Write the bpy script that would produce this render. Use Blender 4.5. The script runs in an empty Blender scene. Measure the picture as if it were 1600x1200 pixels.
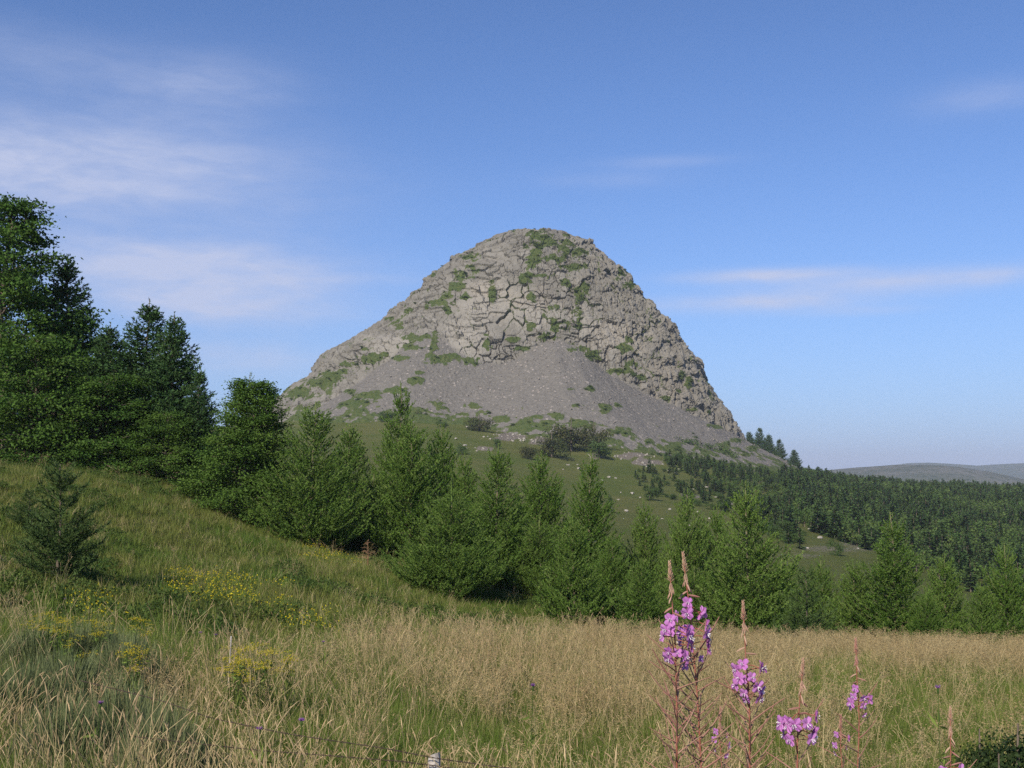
import bpy, math, random
import numpy as np
from mathutils import Vector

SC = bpy.context.scene
COL = SC.collection
R_ = math.radians
F_PX, PX0, PY0 = 1716.0, 800.0, 600.0
PITCH = math.atan(140.0 / F_PX)          # level line of the photograph lies 140 px under its middle

# ---------------------------------------------------------------- camera
cd = bpy.data.cameras.new('camera')
cam = bpy.data.objects.new('camera', cd)
COL.objects.link(cam)
cam.location = (0, 0, 0)
cam.rotation_euler = (math.pi / 2 + PITCH, 0, 0)
cd.sensor_width = 36.0
cd.lens = 36.0 * F_PX / 1600.0
cd.clip_start = 0.05
cd.clip_end = 60000
SC.camera = cam

# ---------------------------------------------------------------- light
SUN_AZ, SUN_EL = 206.0, 36.0             # behind the camera, to the left
w = bpy.data.worlds.new('World')
SC.world = w
w.use_nodes = True
w.cycles.sampling_method = 'MANUAL'; w.cycles.sample_map_resolution = 256
NT = w.node_tree
NT.nodes.clear()


class G:
    """small helper that wires shader nodes"""
    def __init__(s, nt): s.nt = nt
    def n(s, t, **kw):
        nd = s.nt.nodes.new(t)
        for k, v in kw.items(): setattr(nd, k, v)
        return nd
    def l(s, a, b): s.nt.links.new(a, b)
    def val(s, sock, v):
        if isinstance(v, bpy.types.NodeSocket): s.l(v, sock)
        else: sock.default_value = v
    def m(s, op, a, b=0.0, c=None, clamp=False):
        nd = s.n('ShaderNodeMath', operation=op, use_clamp=clamp)
        s.val(nd.inputs[0], a); s.val(nd.inputs[1], b)
        if c is not None: s.val(nd.inputs[2], c)
        return nd.outputs[0]
    def mix(s, f, a, b, mode='MIX'):
        nd = s.n('ShaderNodeMix', data_type='RGBA', blend_type=mode)
        s.val(nd.inputs[0], f)
        for i, v in ((6, a), (7, b)):
            if not isinstance(v, bpy.types.NodeSocket): v = tuple(v) + (1.0,) if len(v) == 3 else v
            s.val(nd.inputs[i], v)
        return nd.outputs[2]
    def noise(s, vec, scale, detail=3, rough=0.55, dist=0.0):
        nd = s.n('ShaderNodeTexNoise')
        s.l(vec, nd.inputs['Vector'])
        nd.inputs['Scale'].default_value = scale
        nd.inputs['Detail'].default_value = detail
        nd.inputs['Roughness'].default_value = rough
        nd.inputs['Distortion'].default_value = dist
        return nd.outputs[0]
    def mapping(s, vec, scale=(1, 1, 1), loc=(0, 0, 0), rot=(0, 0, 0)):
        nd = s.n('ShaderNodeMapping')
        s.l(vec, nd.inputs[0])
        nd.inputs['Scale'].default_value = scale
        nd.inputs['Location'].default_value = loc
        nd.inputs['Rotation'].default_value = rot
        return nd.outputs[0]
    def ramp(s, v, lo, hi):
        nd = s.n('ShaderNodeMapRange', interpolation_type='SMOOTHSTEP')
        s.val(nd.inputs[0], v)
        nd.inputs[1].default_value = lo; nd.inputs[2].default_value = hi
        return nd.outputs[0]


g = G(NT)
sky = g.n('ShaderNodeTexSky', sky_type='NISHITA', sun_disc=False)
sky.sun_elevation = R_(SUN_EL)
sky.sun_rotation = R_(SUN_AZ)
sky.altitude = 1400
sky.air_density = 1.15
sky.dust_density = 0.25
sky.ozone_density = 4.0
tc = g.n('ShaderNodeTexCoord')
sep = g.n('ShaderNodeSeparateXYZ')
g.l(tc.outputs['Generated'], sep.inputs[0])
az = g.m('ARCTAN2', sep.outputs[0], sep.outputs[1])
el = g.m('ARCSINE', sep.outputs[2])
comb = g.n('ShaderNodeCombineXYZ')
g.val(comb.inputs[0], az); g.val(comb.inputs[1], el)
wv = g.mapping(comb.outputs[0], scale=(1.0, 3.6, 1), rot=(0, 0, R_(-3)))
n1 = g.noise(wv, 5.0, 5, 0.55, 0.6)
n2 = g.noise(wv, 22.0, 5, 0.6, 0.3)
# cirrus streaks: (azimuth deg, elevation deg, half width, half height, strength)
CLOUDS = []
for px, py, rx, ry, s in ((-20, 125, 170, 40, .24), (300, 140, 140, 48, .36), (110, 288, 290, 70, 1.15), (300, 430, 210, 42, 1.2),
                          (330, 488, 190, 28, .80), (360, 565, 170, 28, .65), (1200, 436, 130, 10, .85), (1185, 478, 170, 13, .95),
                          (1480, 455, 240, 15, .75), (1350, 497, 90, 7, .35), (1560, 190, 90, 22, .28), (1040, 250, 90, 9, .30), (960, 275, 110, 14, .18), (560, 435, 120, 8, .2)):
    CLOUDS.append((math.degrees(math.atan((px - 800) / F_PX)), math.degrees(math.atan((740 - py) / F_PX)), rx / 30.0, ry / 30.0, s))
rc = random.Random(5)
for k in range(6):                      # the same kind of streaks all round the sky
    a = rc.uniform(40, 320)
    CLOUDS.append(((a + 180) % 360 - 180, rc.uniform(4, 50), rc.uniform(8, 20), rc.uniform(1, 3), rc.uniform(.2, .6)))
tot = None
for a, e, rx, ry, s in CLOUDS:
    dx = g.m('MULTIPLY_ADD', az, 57.2958 / rx, -a / rx)
    dy = g.m('MULTIPLY_ADD', el, 57.2958 / ry, -e / ry)
    d2 = g.m('ADD', g.m('MULTIPLY', dx, dx), g.m('MULTIPLY', dy, dy))
    b = g.m('MULTIPLY', g.m('POWER', 2.718, g.m('MULTIPLY', d2, -1.0)), s)
    b = g.m('MINIMUM', b, 1.0)
    tot = b if tot is None else g.m('ADD', tot, b)
tex = g.m('MULTIPLY', g.m('MULTIPLY_ADD', g.ramp(n1, .22, .72), .60, .58), g.m('MULTIPLY_ADD', g.ramp(n2, .25, .75), .45, .70))
mask = g.m('MULTIPLY', tot, tex, clamp=True)
mask = g.m('MULTIPLY', mask, .85)
wb = g.mix(1.0, sky.outputs[0], (.82, .97, 1.26), 'MULTIPLY')      # the camera's cool white balance
CLOUDCOL = (5.3, 5.8, 7.7, 1)
air = g.m('POWER', 2.718, g.m('MULTIPLY', g.m('MAXIMUM', el, 0.0), -57.2958 / 7.5))       # thicker air towards the horizon, the same all round
wb = g.mix(g.m('MULTIPLY', air, .85), wb, (2.7, 3.8, 6.8))
skyc = g.mix(mask, wb, CLOUDCOL)
bg = g.n('ShaderNodeBackground')
g.l(skyc, bg.inputs[0])
bg.inputs[1].default_value = 0.094
out = g.n('ShaderNodeOutputWorld')
g.l(bg.outputs[0], out.inputs[0])

sd = bpy.data.lights.new('sun', 'SUN')
sd.energy = 4.9
sd.angle = R_(0.5)
sd.color = (1.0, 0.90, 0.76)
sun = bpy.data.objects.new('sun', sd)
COL.objects.link(sun)
_sd = Vector((math.sin(R_(SUN_AZ)) * math.cos(R_(SUN_EL)), math.cos(R_(SUN_AZ)) * math.cos(R_(SUN_EL)), math.sin(R_(SUN_EL))))
sun.rotation_euler = (-_sd).to_track_quat('-Z', 'Y').to_euler()
sun.location = (-20, -40, 40)

vs = SC.view_settings
vs.view_transform = 'Standard'; vs.look = 'None'; vs.gamma = 1.0; vs.exposure = 0.18
vs.use_curve_mapping = False
SC.cycles.max_bounces = 4
SC.cycles.diffuse_bounces = 3
SC.cycles.glossy_bounces = 1
SC.cycles.transmission_bounces = 3
SC.cycles.transparent_max_bounces = 4
SC.cycles.volume_bounces = 0
SC.cycles.use_denoising = False

# ---------------------------------------------------------------- helpers
def ray(px, py, d):
    """the point d metres in front of the camera seen at that pixel of the photograph"""
    a, b = (px - PX0) / F_PX, (PY0 - py) / F_PX
    y = math.cos(PITCH) - b * math.sin(PITCH)
    z = math.sin(PITCH) + b * math.cos(PITCH)
    return np.array((a / y * d, d, z / y * d))


def project(P):
    c, s = math.cos(PITCH), math.sin(PITCH)
    f = P[..., 1] * c + P[..., 2] * s
    u = -P[..., 1] * s + P[..., 2] * c
    return PX0 + F_PX * P[..., 0] / f, PY0 - F_PX * u / f


def hash3(i, j, k, seed=0):
    h = (i.astype(np.int64) * 374761393 + j.astype(np.int64) * 668265263 + k.astype(np.int64) * 2147483647 + seed * 974634599) & 0xFFFFFFFF
    h = ((h ^ (h >> 13)) * 1274126177) & 0xFFFFFFFF
    h = ((h ^ (h >> 16)) * 2246822519) & 0xFFFFFFFF
    return ((h ^ (h >> 15)) & 0xFFFFFF) / float(0x1000000)


def vnoise(P, scale, octv=3, seed=0, gain=.5):
    """value noise 0..1 on an (n,3) or (n,2) array"""
    P = np.asarray(P, float)
    if P.shape[-1] == 2: P = np.concatenate([P, np.zeros(P.shape[:-1] + (1,))], -1)
    tot = np.zeros(P.shape[:-1]); amp, norm = 1.0, 0.0
    Q = P / scale
    for o in range(octv):
        I = np.floor(Q).astype(np.int64); fr = Q - I; fr = fr * fr * (3 - 2 * fr)
        acc = 0
        for dx in (0, 1):
            wx = fr[..., 0] if dx else 1 - fr[..., 0]
            for dy in (0, 1):
                wy = fr[..., 1] if dy else 1 - fr[..., 1]
                for dz in (0, 1):
                    wz = fr[..., 2] if dz else 1 - fr[..., 2]
                    acc = acc + wx * wy * wz * hash3(I[..., 0] + dx, I[..., 1] + dy, I[..., 2] + dz, seed + o)
        tot += amp * acc; norm += amp; amp *= gain; Q = Q * 2.03 + 7.1
    return tot / norm


def sstep(x, a, b):
    t = np.clip((x - a) / (b - a), 0, 1)
    return t * t * (3 - 2 * t)


def mesh(name, V, T, mats, mi=None, attrs=None, smooth=False):
    """a mesh from arrays: V (n,3), T (m,3 or 4) or a list of such arrays"""
    Ts = T if isinstance(T, list) else [T]
    Ts = [np.asarray(t, np.int64) for t in Ts if len(t)]
    me = bpy.data.meshes.new(name)
    V = np.asarray(V, np.float32)
    me.vertices.add(len(V)); me.vertices.foreach_set('co', V.ravel())
    nl = sum(t.size for t in Ts); nf = sum(len(t) for t in Ts)
    me.loops.add(nl); me.polygons.add(nf)
    me.loops.foreach_set('vertex_index', np.concatenate([t.ravel() for t in Ts]).astype(np.int32))
    tot = np.concatenate([np.full(len(t), t.shape[1]) for t in Ts])
    st = np.concatenate([[0], np.cumsum(tot)[:-1]])
    me.polygons.foreach_set('loop_start', st.astype(np.int32))
    me.polygons.foreach_set('loop_total', tot.astype(np.int32))
    for m_ in (mats if isinstance(mats, (list, tuple)) else [mats]): me.materials.append(m_)
    if mi is not None: me.polygons.foreach_set('material_index', np.asarray(mi, np.int32))
    me.polygons.foreach_set('use_smooth', np.full(nf, bool(smooth)))
    for k, a in (attrs or {}).items():
        at = me.attributes.new(k, 'FLOAT', 'POINT')
        at.data.foreach_set('value', np.asarray(a, np.float32).ravel())
    me.update()
    me.validate()
    return me


def link(name, data, parent=None, loc=None, rz=None, scale=None):
    o = bpy.data.objects.new(name, data)
    COL.objects.link(o)
    if parent is not None: o.parent = parent
    if loc is not None: o.location = loc
    if rz is not None: o.rotation_euler = (0, 0, rz)
    if scale is not None: o.scale = (scale,) * 3 if np.isscalar(scale) else scale
    return o


def tag(o, label, cat=None, group=None, kind=None):
    o['label'] = label
    if cat: o['category'] = cat
    if group: o['group'] = group
    if kind: o['kind'] = kind
    return o


class TB:
    """collects triangles"""
    def __init__(s): s.V, s.T, s.M, s.n = [], [], [], 0
    def add(s, V, T, mat=0):
        V = np.asarray(V, float).reshape(-1, 3); T = np.asarray(T, np.int64).reshape(-1, 3)
        s.V.append(V); s.T.append(T + s.n); s.M.append(np.full(len(T), mat)); s.n += len(V)
    def tube(s, P, r, sides=5, mat=0):
        P = np.asarray(P, float); k = len(P); r = np.broadcast_to(np.asarray(r, float), (k,))
        D = np.gradient(P, axis=0); D /= np.linalg.norm(D, axis=1)[:, None] + 1e-9
        up = np.where(np.abs(D[:, 2:3]) > .9, np.array([[1., 0, 0]]), np.array([[0, 0, 1.]]))
        A = np.cross(D, up); A /= np.linalg.norm(A, axis=1)[:, None] + 1e-9
        B = np.cross(D, A)
        an = np.linspace(0, 2 * math.pi, sides, endpoint=False)
        V = P[:, None] + r[:, None, None] * (A[:, None] * np.cos(an)[None, :, None] + B[:, None] * np.sin(an)[None, :, None])
        T = []
        for i in range(k - 1):
            for j in range(sides):
                a, b = i * sides + j, i * sides + (j + 1) % sides
                c, d = a + sides, b + sides
                T += [(a, b, d), (a, d, c)]
        for j in range(1, sides - 1): T.append(((k - 1) * sides, (k - 1) * sides + j, (k - 1) * sides + j + 1))
        s.add(V.reshape(-1, 3), T, mat)
    def spikes(s, P, D, W, L, wd, mat=0):
        """thin triangles: foot P, direction D, width direction W"""
        n = len(P)
        if not n: return
        L = np.broadcast_to(L, (n,))[:, None]; wd = np.broadcast_to(wd, (n,))[:, None]
        V = np.stack([P - W * wd / 2, P + W * wd / 2, P + D * L], 1).reshape(-1, 3)
        s.add(V, np.arange(n * 3).reshape(-1, 3), mat)
    def leaves(s, P, D, W, L, wd, mat=0, fold=.15):
        """four-cornered leaves folded a little along the middle"""
        n = len(P)
        if not n: return
        L = np.broadcast_to(L, (n,))[:, None]; wd = np.broadcast_to(wd, (n,))[:, None]
        N = np.cross(D, W)
        V = np.stack([P, P + D * L * .45 + W * wd / 2 + N * wd * fold, P + D * L, P + D * L * .45 - W * wd / 2 + N * wd * fold], 1).reshape(-1, 3)
        b = np.arange(n)[:, None] * 4
        s.add(V, np.concatenate([b + [[0, 1, 2]], b + [[0, 2, 3]]]), mat)
    def mesh(s, name, mats, smooth=False):
        return mesh(name, np.concatenate(s.V), np.concatenate(s.T), mats, np.concatenate(s.M), smooth=smooth)


def unit(v): return v / (np.linalg.norm(v, axis=-1, keepdims=True) + 1e-9)


def perp(D, rng):
    return unit(np.cross(D, rng.normal(size=D.shape)))

# ---------------------------------------------------------------- materials
def pmat(name):
    m_ = bpy.data.materials.new(name); m_.use_nodes = True
    m_.node_tree.nodes.clear()
    return m_, G(m_.node_tree)


def surf(gg, col, rough=.85, normal=None, spec=.2):
    b = gg.n('ShaderNodeBsdfPrincipled')
    gg.val(b.inputs['Base Color'], col if isinstance(col, bpy.types.NodeSocket) else tuple(col) + (1,))
    b.inputs['Roughness'].default_value = rough
    b.inputs['Specular IOR Level'].default_value = spec
    if normal is not None: gg.l(normal, b.inputs['Normal'])
    o = gg.n('ShaderNodeOutputMaterial'); gg.l(b.outputs[0], o.inputs[0])
    return b


def foliage(name, c1, c2, trans=.3, patch=2.0, rnd=.35, c3=None, spec=.12, rough=.6):
    """leaf material: colour from c1 to c2 in patches and from plant to plant, some light passes through"""
    m_, gg = pmat(name)
    geo = gg.n('ShaderNodeNewGeometry')
    oi = gg.n('ShaderNodeObjectInfo')
    f = gg.noise(geo.outputs['Position'], 1.0 / patch, 3, .6)
    f = gg.ramp(f, .3, .7)
    f = gg.m('ADD', gg.m('MULTIPLY', f, 1 - rnd), gg.m('MULTIPLY', oi.outputs['Random'], rnd))
    col = gg.mix(f, c1, c2)
    isl = gg.m('MULTIPLY_ADD', geo.outputs['Random Per Island'], .6, .7)
    if c3 is not None:
        col = gg.mix(gg.ramp(geo.outputs['Random Per Island'], .82, .98), col, c3)
    mul = gg.n('ShaderNodeCombineXYZ')
    for i in range(3): gg.l(isl, mul.inputs[i])
    col = gg.mix(1.0, col, mul.outputs[0], 'MULTIPLY')
    b = gg.n('ShaderNodeBsdfPrincipled')
    gg.l(col, b.inputs['Base Color'])
    b.inputs['Roughness'].default_value = rough
    b.inputs['Specular IOR Level'].default_value = spec
    t = gg.n('ShaderNodeBsdfTranslucent'); gg.l(col, t.inputs[0])
    mx = gg.n('ShaderNodeMixShader'); mx.inputs[0].default_value = trans
    gg.l(b.outputs[0], mx.inputs[1]); gg.l(t.outputs[0], mx.inputs[2])
    o = gg.n('ShaderNodeOutputMaterial'); gg.l(mx.outputs[0], o.inputs[0])
    return m_


def plain(name, c1, c2, scale=3.0, rough=.85, bump=0.0):
    m_, gg = pmat(name)
    tcn = gg.n('ShaderNodeTexCoord')
    f = gg.ramp(gg.noise(tcn.outputs['Object'], scale, 4, .6), .3, .7)
    nrm = None
    if bump:
        bn = gg.n('ShaderNodeBump'); bn.inputs['Strength'].default_value = bump
        gg.l(gg.noise(tcn.outputs['Object'], scale * 4, 4, .6), bn.inputs['Height']); nrm = bn.outputs[0]
    surf(gg, gg.mix(f, c1, c2), rough, nrm)
    return m_


BARK = plain('bark', (.10, .075, .055), (.20, .165, .13), 8, .9, .4)
LARCH_BARK = plain('larch_bark', (.12, .10, .065), (.24, .20, .135), 9, .9, .3)
LARCH = foliage('larch_needles', (.086, .172, .026), (.150, .240, .048), .35, .8, .65)
LARCH_TIP = foliage('larch_shoots', (.15, .24, .045), (.21, .30, .075), .4, .8, .4)
SPRUCE = foliage('spruce_needles', (.034, .082, .024), (.070, .132, .040), .12, 1.0, .3)
PINE = foliage('pine_needles', (.052, .092, .025), (.094, .148, .044), .18, .6, .3)
BEECH = foliage('beech_leaves', (.036, .092, .014), (.082, .152, .026), .28, 1.2, .3)
YELLOWGREEN = foliage('hornbeam_leaves', (.046, .108, .018), (.110, .182, .032), .3, 1.0, .3)
WOOD_CONIFER = foliage('far_conifer_needles', (.030, .070, .022), (.085, .135, .040), .15, 9, .6)
WOOD_LEAF = foliage('far_tree_leaves', (.042, .088, .020), (.110, .160, .040), .2, 14, .6)
REDBUSH = foliage('bush_leaves', (.034, .062, .018), (.075, .066, .024), .2, 5, .3)
GREENBUSH = foliage('shrub_leaves', (.036, .075, .018), (.080, .125, .032), .2, 5, .5)
BROOM = foliage('broom_twigs', (.125, .160, .066), (.215, .240, .110), .25, .5, .3)
GRASS = foliage('meadow_grass_blades', (.120, .200, .032), (.215, .255, .060), .35, 2.2, .45)
TURF = foliage('turf_blades', (.088, .165, .024), (.215, .215, .060), .35, 3.0, .45)
DRY = foliage('dry_grass_straw', (.40, .31, .15), (.58, .49, .27), .3, 1.5, .5)
DRYHEAD = foliage('dry_grass_heads', (.42, .30, .16), (.60, .47, .27), .3, 1.0, .5)
PANICLE = foliage('fine_grass_panicles', (.34, .24, .12), (.46, .36, .18), .3, 1.5, .5)
YELLOW = foliage('yellow_petals', (.68, .56, .025), (.78, .68, .05), .3, .3, .3)
# ---------------------------------------------------------------- terrain height
CP = []
def cp(px, py, d): CP.append(ray(px, py, d))
for x in (-30, -12, -4, 0, 4, 12, 30): CP.append(np.array((x, -6.0, -1.62)))
for x in (-6, -2, 0, 2, 6): CP.append(np.array((x, 1.0, -1.62)))
for x in (-5, -2, 0, 2, 5): CP.append(np.array((x * 1.0, 3.6, -1.85 + (0.12 if x < -1 else 0))))
for x, z in ((-8, -2.15), (-3.5, -2.25), (-.5, -2.75), (3, -2.75), (8, -2.85)): CP.append(np.array((x, 7.2, z)))
for x, z in ((-14, -2.2), (-6, -2.35), (-2, -2.95), (4, -3.2), (12, -3.3)): CP.append(np.array((x, 12, z)))
for px, py, d in ((-300, 850, 24), (20, 900, 23), (90, 908, 21.5), (220, 925, 22), (400, 955, 22), (560, 975, 23), (700, 1000, 24), (900, 1025, 24), (1150, 1042, 23), (1400, 1045, 23), (1700, 1050, 23),
                  (90, 800, 33), (230, 800, 36), (400, 880, 33), (560, 900, 33), (700, 950, 34), (900, 985, 33), (1150, 1030, 32), (1400, 1050, 34), (1650, 1065, 34),
                  (-400, 720, 50), (20, 722, 49), (150, 736, 49), (260, 756, 48), (360, 812, 45), (480, 858, 43), (620, 880, 46), (800, 915, 43), (1000, 975, 43), (1200, 1020, 44), (1450, 1050, 44),
                  (-400, 705, 65), (100, 712, 65), (350, 790, 65), (620, 850, 65), (900, 900, 65), (1200, 945, 65), (1500, 990, 65),
                  (0, 705, 110), (400, 775, 110), (800, 845, 110), (1200, 905, 110), (1600, 960, 110),
                  (0, 705, 170), (400, 745, 170), (800, 800, 175), (1100, 835, 175), (1300, 858, 170), (1600, 935, 170), (2000, 960, 170),
                  (400, 700, 260), (700, 740, 270), (950, 772, 270), (1150, 790, 270), (1300, 815, 270), (1600, 850, 270), (2000, 850, 270),
                  (100, 700, 400), (450, 672, 400), (600, 672, 395), (700, 672, 395), (850, 692, 400), (1000, 709, 410), (1150, 735, 420), (1300, 770, 400), (1600, 795, 400), (2000, 800, 400),
                  (100, 700, 540), (500, 655, 540), (840, 670, 540), (1180, 728, 540), (1300, 757, 540), (1600, 772, 560), (2000, 770, 560),
                  (0, 715, 800), (500, 700, 800), (900, 730, 800), (1300, 764, 800), (1600, 780, 800), (2000, 780, 800),
                  (0, 720, 1600), (800, 745, 1600), (1300, 765, 1600), (2000, 765, 1600),
                  (-400, 742, 4000), (400, 745, 4000), (1200, 750, 4000), (2000, 750, 4000), (-400, 744, 9000), (800, 744, 9000), (2000, 744, 9000)):
    cp(px, py, d)
CP = np.array(CP)


def _q(x, y):
    yy = np.maximum(y, -6.0) + 10.0
    return np.stack([np.clip(x / yy, -1.0, 1.0), .62 * np.log(yy)], -1)


def _ker(d2): return np.where(d2 > 1e-12, .5 * d2 * np.log(np.maximum(d2, 1e-12)), 0)


_C = _q(CP[:, 0], CP[:, 1])
_sc = CP[:, 1] + 10.0                     # heights are fitted relative to distance
_n = len(_C)
_K = _ker(((_C[:, None] - _C[None]) ** 2).sum(-1)) + np.eye(_n) * 2e-4
_A = np.zeros((_n + 3, _n + 3)); _A[:_n, :_n] = _K
_A[:_n, _n] = 1; _A[:_n, _n + 1:] = _C; _A[_n:, :_n] = _A[:_n, _n:].T
_Wt = np.linalg.solve(_A, np.concatenate([CP[:, 2] / _sc, np.zeros(3)]))


def ground(x, y, bumps=True):
    x = np.atleast_1d(np.asarray(x, float)); y = np.atleast_1d(np.asarray(y, float))
    z = np.empty(len(x))
    for i in range(0, len(x), 20000):
        xs, ys = x[i:i + 20000], y[i:i + 20000]
        Q = _q(xs, ys)
        K = _ker(((Q[:, None] - _C[None]) ** 2).sum(-1))
        v = K @ _Wt[:_n] + _Wt[_n] + Q @ _Wt[_n + 1:]
        z[i:i + 20000] = v * (np.maximum(ys, -6.0) + 10.0)
    back = sstep(y, -2.0, -9.0) if False else np.clip((-2.0 - y) / 7.0, 0, 1)
    z = z * (1 - back) + -1.62 * back
    if bumps:
        P = np.stack([x, y], -1)
        dd = np.hypot(x, y)
        z += (vnoise(P, 2.2, 2, 3) - .5) * .22 * sstep(dd, 2.5, 9)
        z += (vnoise(P, 9.0, 2, 4) - .5) * .7 * sstep(dd, 12, 60)
        z += (vnoise(P, 30.0, 3, 5) - .5) * 3.0 * sstep(dd, 90, 250)
    return z


def gz(x, y): return float(ground([x], [y])[0])

# --- the ground: one sheet, fine near the camera, out to nine kilometres
ph = np.concatenate([np.linspace(-180, -46, 50)[:-1], np.linspace(-46, 46, 300)[:-1], np.linspace(46, 180, 50)[:-1]])
rr = np.concatenate([[.3], np.exp(np.linspace(math.log(1.5), math.log(9000), 330))])
PH, RR = np.meshgrid(np.radians(ph), rr)
GX, GY = (RR * np.sin(PH)).ravel(), (RR * np.cos(PH)).ravel() - 3.0
GZ = ground(GX, GY)
np_, nr = len(ph), len(rr)
ii, jj = np.meshgrid(np.arange(nr - 1), np.arange(np_), indexing='ij')
a0 = (ii * np_ + jj).ravel(); a1 = (ii * np_ + (jj + 1) % np_).ravel()
quads = np.stack([a0, a1, a1 + np_, a0 + np_], 1)
# bare earth, pale rubble: fixed places in the ground
GP = np.stack([GX, GY, GZ], -1)
gpx, gpy = project(np.where(GY[:, None] > 1, GP, np.array([[0, 1., 0]])))
nz = vnoise(GP, 6, 3, 11)


def spots(px, py, lst, nzv, soft=.35, warp=.9):
    """1 inside the listed ovals (x, y, half width, half height), with a ragged rim"""
    m = np.zeros(len(px))
    for x, y, rx, ry in lst:
        d = np.sqrt(((px - x) / rx) ** 2 + ((py - y) / ry) ** 2) + (nzv - .5) * warp
        m = np.maximum(m, 1 - sstep(d, 1 - soft, 1 + soft))
    return m


mid = (GY > 120) & (GY < 460)
stone = spots(gpx, gpy, [(798, 682, 24, 6), (850, 681, 16, 8), (835, 692, 20, 4), (985, 711, 28, 4), (1010, 722, 24, 4), (930, 712, 14, 4), (760, 700, 12, 3), (1080, 775, 14, 4)], nz, .3, 1.5) * mid
stone = np.maximum(stone, .5 * spots(gpx, gpy, [(1290, 858, 90, 7), (1340, 850, 60, 5), (1260, 868, 60, 5)], nz, .6, 1.6) * (GY > 120) * (GY < 260))
near = GY < 60
stone = np.maximum(stone, .9 * spots(gpx, gpy, [(15, 715, 26, 8), (285, 835, 20, 5), (20, 875, 40, 8), (245, 815, 22, 5), (330, 840, 14, 4), (575, 868, 8, 4)], nz, .4, 1.2) * near)

GROUND, gg = pmat('meadow_ground')
geo = gg.n('ShaderNodeNewGeometry'); pos = geo.outputs['Position']
a_ = gg.n('ShaderNodeAttribute', attribute_name='stone')
n_a = gg.ramp(gg.noise(pos, .045, 5, .62, .5), .32, .68)
n_b = gg.ramp(gg.noise(pos, .35, 5, .65, .3), .3, .7)
n_c = gg.ramp(gg.noise(pos, 2.6, 5, .7), .3, .72)
col = gg.mix(n_a, (.100, .150, .032), (.180, .185, .062))
col = gg.mix(gg.m('MULTIPLY', n_b, .6), col, (.080, .125, .026))
col = gg.mix(gg.m('MULTIPLY', n_c, .5), col, (.135, .115, .045))
st = gg.mix(n_c, (.17, .145, .11), (.29, .255, .215))
col = gg.mix(gg.ramp(gg.m('ADD', a_.outputs['Fac'], gg.m('MULTIPLY_ADD', n_c, .4, -.2)), .35, .6), col, st)
bn = gg.n('ShaderNodeBump'); bn.inputs['Strength'].default_value = .9; bn.inputs['Distance'].default_value = .5
gg.l(gg.m('ADD', gg.noise(pos, 1.2, 6, .7), gg.noise(pos, 6.0, 4, .7)), bn.inputs['Height'])
surf(gg, col, .95, bn.outputs[0], .05)
go = link('ground', mesh('ground', GP, quads, GROUND, attrs={'stone': stone}, smooth=True))
tag(go, 'green and straw coloured meadow ground sloping away to the mountain', 'ground', kind='structure')

# ---------------------------------------------------------------- the mountain
MC = np.array((ray(840, 400, 540)[0], 540.0))
K540 = 540.0 / F_PX
ZPK = ray(840, 361, 540)[2] + .3
def prof(lst): return np.array(sorted(((ray(px, py, 540)[2], abs(px - 840) * K540) for px, py in lst)))
LEFT = prof([(840, 358), (815, 360), (795, 364), (770, 373), (740, 389), (722, 398), (706, 405), (698, 416), (690, 421), (676, 432), (664, 440), (655, 455), (641, 462), (632, 474), (610, 492), (598, 502), (580, 516), (562, 528), (535, 542), (512, 552), (500, 561), (490, 576), (485, 592), (455, 608), (430, 630), (380, 662), (300, 700), (200, 740), (120, 790)])
RIGHT = prof([(840, 358), (862, 361), (885, 367), (905, 377), (925, 389), (941, 401), (948, 411), (962, 416), (978, 433), (990, 449), (1004, 463), (1015, 478), (1035, 499), (1052, 513), (1058, 526), (1071, 546), (1083, 560), (1094, 570), (1098, 588), (1112, 612), (1124, 636), (1142, 660), (1150, 674), (1170, 712), (1200, 770), (1220, 800)])
FRONT = np.array(sorted([(ZPK - .2, 0), (ZPK - 1.2, 10), (ZPK - 3.5, 19), (ZPK - 9, 29), (ZPK - 15, 35), (ZPK - 22, 39.5), (ZPK - 30, 44), (ZPK - 45, 50), (ZPK - 64, 58), (ZPK - 80, 64), (ZPK - 110, 74), (-40, 90)]))
BACK = np.array(sorted([(ZPK - .2, 0), (ZPK - 1.2, 14), (ZPK - 5, 24), (ZPK - 20, 44), (ZPK - 60, 85), (-40, 200)]))
th = np.concatenate([np.linspace(-204, 24, 1050)[:-1], np.linspace(24, 156, 56)[:-1]])
zr = np.concatenate([ZPK - 9 * np.linspace(0, 1, 70) ** 1.7, np.linspace(ZPK - 9, -20, 440)[1:]])
TH, ZR = np.meshgrid(np.radians(th), zr)
cth, sth = np.cos(TH), np.sin(TH)
wl, wr = np.maximum(-cth, 0) ** 2, np.maximum(cth, 0) ** 2
wf, wb = np.maximum(-sth, 0) ** 2, np.maximum(sth, 0) ** 2
def rp(p): return np.interp(ZR, p[:, 0], p[:, 1])
RC = wl * rp(LEFT) + wr * rp(RIGHT) + wf * rp(FRONT) + wb * rp(BACK)
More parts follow.
